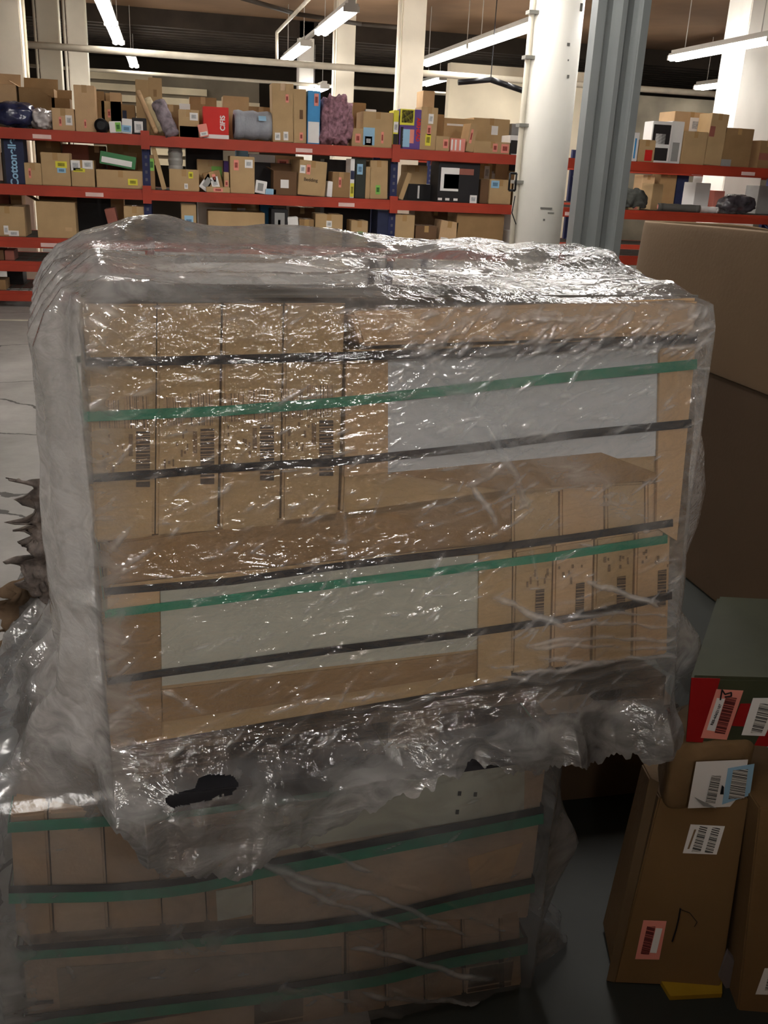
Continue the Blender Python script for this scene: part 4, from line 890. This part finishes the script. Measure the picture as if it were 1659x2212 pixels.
def hzU(face,s,h,hz):
    k=np.where(face==1,1,0)
    hz=hz+k*(.20+.12*np.clip((h-.35)*3,0,1))*np.exp(-((s-.015)/.03)**2)+k*.10*np.exp(-((s-.72)/.22)**2-((h-.25)/.22)**2)
    for (p,q,w_,a_) in (((840,720),(1420,1150),.030,.26),((900,850),(1150,1110),.028,.18),((1000,800),(1300,870),.02,.12)):
        A=np.array(U.uv(*p));B=np.array(U.uv(*q));ab=B-A;Ln=np.linalg.norm(ab);ab=ab/Ln; zx=h*.739/np.cos(U.lean)
        al=(s-A[0])*ab[0]+(zx-A[1])*ab[1]; pe=-(s-A[0])*ab[1]+(zx-A[1])*ab[0]
        hz=hz+k*a_*.8*np.exp(-(pe/w_)**2)*np.clip(np.minimum(al+.03,Ln+.03-al)/.08,0,1)
    return hz
film(U,1.06,.95,1.422,.683,HEM,
 offF=[(0,.034),(.05,.046),(.5,.024),(1,.026),(1.03,.045),(1.07,.075),(1.12,.085),(1.2,.09)],
 offL=[(0,.02),(.05,.05),(.12,.075),(.22,.07),(.5,.075),(.8,.07),(.92,.065),(1,.10),(1.1,.17),(1.3,.22)],
 offR=[(0,.015),(.1,.032),(.25,.06),(.4,.105),(.5,.115),(.6,.095),(.72,.055),(.84,.07),(.93,.13),(.98,.14),(1.02,.12),(1.1,.13),(1.2,.14)],
 hz=dict(F=[(0,.20),(.08,.10),(.5,.08),(.9,.08),(.99,.14),(1.015,.4),(1.04,.85),(1.2,.88)],L=[(0,.6),(.3,.65),(.55,.8),(.9,.75),(1,.5),(1.3,.45)],R=[(0,.3),(.4,.35),(.6,.3),(1,.5)],T=.46),
 top=topU,name='stretch_wrap',m=FILM,label='clear plastic wrap round the upper stack with a ragged crumpled hem',folds=FOLDS,slivers=860,seed=2,crumple=.035,
 holes=[(395,1658,.035,.008),(455,1640,.03,.010)],haze_fn=hzU,dirt_shade_amt=(.5,1.0,0.),dirt_fn=lambda x,d,z,v: np.clip(v+.9*np.exp(-((x-.22-.16)/.22)**4)*np.exp(-((d-.03)/.02)**2)*np.exp(-(z/.02)**2)*(1+.6*vn(np.stack([x*60,d*60,z*0],-1),9))+.8*np.exp(-((x-.56)/.03)**2-((d-.02)/.03)**2)*np.exp(-(z/.02)**2),0,1))
FILM2=film_mat('stretch_film_dull',tint=(.62,.64,.66),rough=.2,bump=.10,sc_=24,fac=(1,1,1.6))
FOL2=[(505,1822,1000,1985,.0032,.003,.75),(515,1832,960,1990,.010,.004,.22),(600,1868,880,1998,.003,.003,.65),(560,1850,830,1990,.012,.003,.12),(880,1975,1010,2000,.003,.003,.4),(630,1798,820,1866,.0035,.003,.35),(735,2022,1075,2092,.0035,.003,.6),(770,2112,1045,2146,.0035,.003,.6),(740,1850,1130,2000,.004,.004,.08),(750,1990,900,2060,.003,.004,.05),(820,2105,1040,2150,.004,.005,.1),(590,2100,900,2170,.004,.003,.05),(100,1980,160,2100,.004,.003,.06),(40,1850,80,2050,.006,.004,.12)]  # last value whitens each streak as a painted highlight
def hemL(pts):
    r=[]
    for x,y in pts:
        q=L.at(x,y,.02)-L.O; r.append((q@L.ex,-q[2]/.50))
    return r
film(L,1.015,.9,.592,.085,[(0,1.12),(1.0,1.12)],
 offF=[(0,.02),(.5,.026),(1,.03),(1.1,.03)],offL=[(0,.02),(.3,.03),(.6,.06),(1,.09)],
 offR=[(0,.015),(.2,.04),(.45,.08),(.62,.115),(.8,.075),(1,.05),(1.12,.13)],
 hz=dict(F=[(0,.24),(.5,.27),(1,.28)],L=[(0,.5),(1,.7)],R=[(0,.5),(.4,.6),(1,.6)],T=.3),
 top=lambda s,d:0*s+.0,name='stretch_wrap',m=FILM2,label='dull cloudy plastic wrap round the lower stack, flaring at its right corner',folds=FOL2,slivers=60,seed=12,rows=160,skirt=12,cols=(40,300,50,30),crumple=.012,toprows=6,dirt_shade_amt=(.3,.3,.3),
 haze_fn=lambda f,s,h,z: z+np.where(f==1,1,0)*.3*np.exp(-((s-.0)/.05)**2)*np.clip((h-.2)*3,0,1))

# unseen carton piles, added to keep light off the lower stack and parcels
r=empty('shade_blocker',(.5,-1.3,0)); tag(r,'unseen pile of large cartons added behind the viewer to shade the lower stack','light blocker')
for i in range(4):
    for j in range(3):
        MB().box(-1.6+i*1.1,-.52+i*1.1,-1.7,-1.0,.59*j+.002,.59*(j+1)-.004).build('carton',KR3,r,bevel=.01)  # boxes of the added unseen shade blocker
r=empty('shade_blocker',(1.6,-.3,0)); tag(r,'unseen pile of large cartons added right of the viewer to shade the parcels','light blocker')  # second added blocker, shades the parcels at right
for j in range(3):
    MB().box(1.1,2.2,-.8,.2,.5*j+.002,.5*(j+1)-.004).build('carton',KR3,r,bevel=.01)
# ---------------------------------------------------------------- cardboard and parcels on the right
GX=2.13
r=empty('cardboard_bin',(GX+.5,3.4,0)); tag(r,'huge kraft cardboard bin with a deep lid sleeve behind the wrapped stack','bulk box')
GB1=mat('bin_board',(122,100,76),.8,var=.06,scale=2,bump=.1,bscale=60); GB2=mat('bin_board_shaded',(84,66,48),.8,var=.08,scale=2,bump=.1,bscale=60)  # second board is a darker copy, for the shade below the sleeve
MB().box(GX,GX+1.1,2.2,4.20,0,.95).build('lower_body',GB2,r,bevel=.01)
# sleeve with bowed wall
rows=[]; 
prof=[(GX+.95,4.30),(GX+.30,4.34),(GX+.10,4.30),(GX+.02,4.20),(GX-.015,4.05),(GX-.03,3.8),(GX-.035,3.4),(GX-.03,3.0),(GX-.02,2.6),(GX-.01,2.15),(GX+1.1,2.12)]
for z,k in ((.885,0.),(1.0,.012),(1.2,.01),(1.46,0.0)):
    rows.append([(x-k*(1 if x<GX+.2 else 0),y,z+(0 if z<1.4 else -.03*(y-3.2)*(y>3.2))) for x,y in prof])
P=np.array(rows); o=grid('lid_sleeve',P,GB1,r); sm=o.modifiers.new('t','SOLIDIFY'); sm.thickness=.009; sm.offset=0; o.modifiers.new('s','SUBSURF').levels=0

def face(quad,Y0,tilt=0.,yaw=0.,depth=.1,name='x',m=KR,parent=None,bev=.004):
    """box whose front face stands at depth Y0 (at the floor), leaning back"""
    n=np.array([-sin(yaw)*cos(tilt),cos(yaw)*cos(tilt),-sin(tilt)]); base=ony(quad[3][0],quad[3][1],Y0)
    P=[onp(x,y,base,n) for x,y in quad]; return P,n,base
def plane_quad(P0,n,quad,off,name,m,parent,th=.0006):
    P=[onp(x,y,P0-n*off,n) for x,y in quad]
    return MB().hexa(P+[p+n*th for p in P]).build(name,m,parent)
# tall carton
quad=[(1424,1722),(1618,1724),(1556,2134),(1326,2124)]
P,n,base=face(quad,1.385,tilt=radians(10),yaw=-.27)
dz=min(p[2] for p in P)
bk=[p+n*.16 for p in P]
for i in (2,3): bk[i]=bk[i]+Zv*(.04-0)
r=MB().hexa(P+bk).build('tall_parcel',mat('brown_parcel_board',(112,86,54),.75,var=.06,bump=.12,bscale=80),bevel=.003); tag(r,'tall brown carton leaning at right, with a white and a pink barcode sticker','carton')
q=MB(); q.hexa([onp(x,y,base-n*.001,n) for x,y in ((1404,1680),(1424,1690),(1328,2122),(1310,2118))]+[onp(x,y,base+n*.006,n) for x,y in ((1404,1680),(1424,1690),(1328,2122),(1310,2118))]).build('edge_flap',mat('worn_edge_board',(98,80,58),.8),r)
BCW=barcode('white_sticker_bars',UP*.97+RT*.24,420,(52,52,52),(214,212,206),.5)
BCP=barcode('pink_sticker_bars',UP*.97+RT*.24,420,(92,34,34),(188,104,92),.45)
s=plane_quad(base,n,[(1492,1781),(1566,1785),(1548,1846),(1475,1843)],.002,'sticker',WHITE,r)
plane_quad(base,n,[(1512,1785),(1529,1786),(1513,1841),(1494,1840)],.0032,'barcode',BCW,r); plane_quad(base,n,[(1539,1788),(1556,1789),(1540,1843),(1522,1842)],.0032,'barcode',BCW,r)
plane_quad(base,n,[(1500,1792),(1504,1792),(1489,1834),(1485,1834)],.0032,'printed_text',INK,r)
plane_quad(base,n,[(1390,1988),(1440,1990),(1424,2073),(1372,2072)],.002,'sticker',COLS['pk'],r)
plane_quad(base,n,[(1398,2001),(1416,2002),(1402,2062),(1384,2061)],.0032,'barcode',BCP,r); plane_quad(base,n,[(1417,2005),(1431,2006),(1418,2059),(1404,2058)],.0032,'sticker_strip',WHITE,r)
mk=MB(); mn=n
pp=[onp(x,y,base-n*.002,n) for x,y in ((1470,1962),(1466,1985),(1460,2010),(1452,2034))]; mk.path(pp,.0016,6)
pp=[onp(x,y,base-n*.002,n) for x,y in ((1468,1964),(1490,1972),(1506,1992),(1500,2002))]; mk.path(pp,.0007,6)
mk.build('marker_letter',BLACK,r)
# rounded kraft parcel
Yp=P[0][1]-.03; c=[ony(x,y,Yp) for x,y in ((1452,1618),(1640,1618),(1640,1748),(1452,1745))]
w_=c[1]-c[0]; x0,x1=c[0][0],c[1][0]; z1=c[0][2]; z0=c[2][2]
R_,Cn=40,64
th=np.linspace(-pi/2,pi/2,R_)[:,None]; ph=np.linspace(0,2*pi,Cn,endpoint=False)[None,:]
def spw(v,e): return np.sign(v)*np.abs(v)**e
e=.32; xx=spw(np.cos(th),e)*spw(np.cos(ph),e); yy=spw(np.cos(th),e)*spw(np.sin(ph),e); zz=spw(np.sin(th),e)*np.ones_like(ph)
PP=np.stack([xx,yy,zz],-1); PP=PP*(1+.03*fbm(PP*2.5,3,4))[...,None]
PP=PP*np.array([(x1-x0)/2,.08,(z1-z0)/2])+np.array([(x0+x1)/2,Yp+.085,(z0+z1)/2]); PP[...,0]+=(PP[...,1]-Yp)*.45
r=grid('paper_parcel',PP,mat('brown_wrapping_paper',(118,94,64),.75,var=.15,scale=10,bump=.5,bscale=25),closed_u=True); tag(r,'rounded brown paper parcel with white and blue barcode labels under the red and olive box','parcel')
nY=np.array([0,1.,0]); bY=np.array([0,Yp-.008,0])
plane_quad(bY,nY,[(1504,1646),(1616,1641),(1600,1742),(1486,1746)],.002,'label',WHITE,r); plane_quad(bY,nY,[(1573,1660),(1630,1650),(1620,1718),(1560,1738)],.004,'label',COLS['lb'],r)
plane_quad(bY,nY,[(1538,1676),(1558,1676),(1545,1736),(1524,1736)],.0055,'barcode',BCW,r); plane_quad(bY,nY,[(1584,1664),(1616,1662),(1608,1724),(1574,1726)],.0055,'barcode',BCW,r)
plane_quad(bY,nY,[(1500,1722),(1540,1742),(1548,1746),(1520,1742),(1490,1730)][:4],.009,'label_curl',COLS['g'],r)
plane_quad(bY,nY,[(1560,1696),(1564,1700),(1563,1716),(1556,1716)],.006,'ink_blot',BLACK,r)
# red and olive box
Yr=Yp+.02; OL=mat('olive_box_print',(60,64,46),.6,var=.14,scale=9); RE=mat('red_box_print',(150,24,26),.5,var=.1)
c=[ony(x,y,Yr) for x,y in ((1492,1462),(1700,1468),(1700,1618),(1480,1604))]
bk=[p+np.array([.26,.34,0]) for p in c]
r=MB().hexa(c+bk).build('red_olive_box',OL,bevel=.006); tag(r,'red and olive box with a pink and a white barcode sticker, on the paper parcel','box')
bY=np.array([0,Yr,0])
plane_quad(bY,nY,[(1492,1450+12),(1546,1464),(1546,1500),(1516,1600),(1481,1603)],.001,'red_panel',RE,r) if False else None
plane_quad(bY,nY,[(1494,1464),(1556,1466),(1518,1604),(1482,1602)],.0012,'red_panel',RE,r)
plane_quad(bY,nY,[(1600,1520),(1640,1520),(1620,1570),(1580,1568)],.0012,'red_panel',RE,r)
plane_quad(bY,nY,[(1648,1575),(1698,1570),(1698,1616),(1630,1610)],.0012,'red_panel',RE,r)
plane_quad(bY,nY,[(1548,1489),(1606,1492),(1570,1598),(1514,1594)],.003,'sticker',COLS['pk'],r)
plane_quad(bY,nY,[(1549,1508),(1566,1510),(1544,1580),(1527,1577)],.0045,'sticker_strip',WHITE,r)
plane_quad(bY,nY,[(1569,1506),(1592,1508),(1566,1586),(1544,1583)],.0045,'barcode',BCP,r)
ex_=ony(1563,1512,Yr)-ony(1535,1577,Yr); ex_[1]=0
text('RES-60621107',.0082,tuple(ony(1547,1544,Yr-.0062)),ex_,np.cross(np.array([0,-1,0]),ex_),COLS['bk'],r,'lettering')
pp=[ony(x,y,Yr-.006) for x,y in ((1556,1512),(1560,1490),(1566,1500),(1580,1496),(1580,1504),(1566,1506))]; MB().path(pp,.0014,6).build('marker_scrawl',BLACK,r)
plane_quad(bY,nY,[(1627,1508),(1690,1508),(1652,1590),(1602,1588)],.003,'sticker',WHITE,r)
plane_quad(bY,nY,[(1642,1520),(1672,1522),(1645,1584),(1622,1583)],.0045,'barcode',BCW,r)
# carton at right edge
quad=[(1640,1745),(1760,1745),(1760,2240),(1590,2190)]
P,n,base=face(quad,1.275,tilt=radians(8),yaw=-.27)
quadS=[(1640,1745),(1760,1745),(1740,2200),(1592,2190)]
P=[onp(x,y,base,n) for x,y in quadS]
r=MB().hexa(P+[p+n*.3 for p in P]).build('edge_carton',mat('brown_parcel_board',(112,86,54)),bevel=.003); tag(r,'brown carton at the lower right corner of the picture with a small white barcode label','carton')
plane_quad(base,n,[(1652,2092),(1700,2092),(1690,2150),(1632,2148)],.002,'sticker',WHITE,r); plane_quad(base,n,[(1662,2100),(1700,2100),(1690,2140),(1652,2140)],.0032,'barcode',BCW,r)
# side face sticker (flap standing beside)
a=onz(1572,2150,0.02); 
q=[ony(x,y,1.33) for x,y in ((1572,2058),(1592,2085),(1576,2150),(1552,2108))]
o=MB().hexa(q+[p+np.array([.006,.012,0]) for p in q]).build('grey_tag',mat('grey_tag_card',(120,112,112),.7)); tag(o,'grey diamond-shaped sticker card between the two brown cartons at lower right','card')
q=[onz(x,y,.012) for x,y in ((1420,2105),(1560,2100),(1560,2146),(1448,2152))]
o=MB().hexa(q+[p-Zv*.011 for p in q]).build('yellow_envelope',mat('yellow_padded_paper',(150,118,24),.7,var=.15)); tag(o,'flat yellow padded envelope on the floor under the tall brown carton','envelope')
# dark cardboard panel standing in the gap behind the lower stack's right corner
q=[ony(x,y,1.95) for x,y in ((1180,1560),(1480,1540),(1470,1800),(1200,1830))]
x0=q[0][0]; x1=q[1][0]
r=MB().box(x0,x1,1.98,2.3,0,q[0][2]).build('back_carton',GB2,bevel=.004); tag(r,'dim brown carton standing behind the gap right of the lower stack','carton')
q=[ony(x,y,1.9) for x,y in ((1398,1640),(1434,1692))]
o=MB().path([q[0],q[1],q[1]+np.array([.03,.03,-.12])],.004,6).build('loose_strap_end',mat('dull_grey_plastic',(120,124,124),.4)); tag(o,'thin grey loose strap end in the dark gap above the tall carton','strap')

# torn cardboard debris left of the stack
def torn(name,quad,Y,m,label,seed,amp=.03):
    R_,Cn=40,30; a,b,c,d=[ony(x,y,Y) for x,y in quad]; u=np.linspace(0,1,Cn)[None,:,None]; v=np.linspace(0,1,R_)[:,None,None]
    P=(a*(1-u)+b*u)*(1-v)+(d*(1-u)+c*u)*v
    q=P*np.array([14,14,14]); nz=ridged(q,3,seed); P=P.copy(); P[...,1]+=amp*nz; P[...,0]+=amp*.3*fbm(q*2,2,seed+1)
    jag=.035*vn(np.stack([v[...,0]*22+0*u[...,0],0*v[...,0]*u[...,0],0*v[...,0]*u[...,0]],-1),seed+2); P[...,0]+=jag*(1-u[...,0])**2
    P[...,2]=np.maximum(P[...,2],.003)
    o=grid(name,P,m); s_=o.modifiers.new('t','SOLIDIFY'); s_.thickness=.004; return tag(o,label,'debris')
torn('torn_film_scrap',[(40,1045),(110,1040),(110,1330),(44,1270)],1.98,mat('torn_dark_plastic',(120,110,104),.5,var=.8,scale=30,bump=.8,bscale=40),'ragged dark torn plastic edge sticking out left of the upper stack',3)
torn('torn_cardboard_scrap',[(-6,1290),(90,1240),(90,1620),(-10,1600)],2.06,mat('torn_brown_card',(112,92,72),.85,var=.4,scale=14,bump=.6,bscale=30),'torn brown cardboard heap left of the stacks',9,.04)
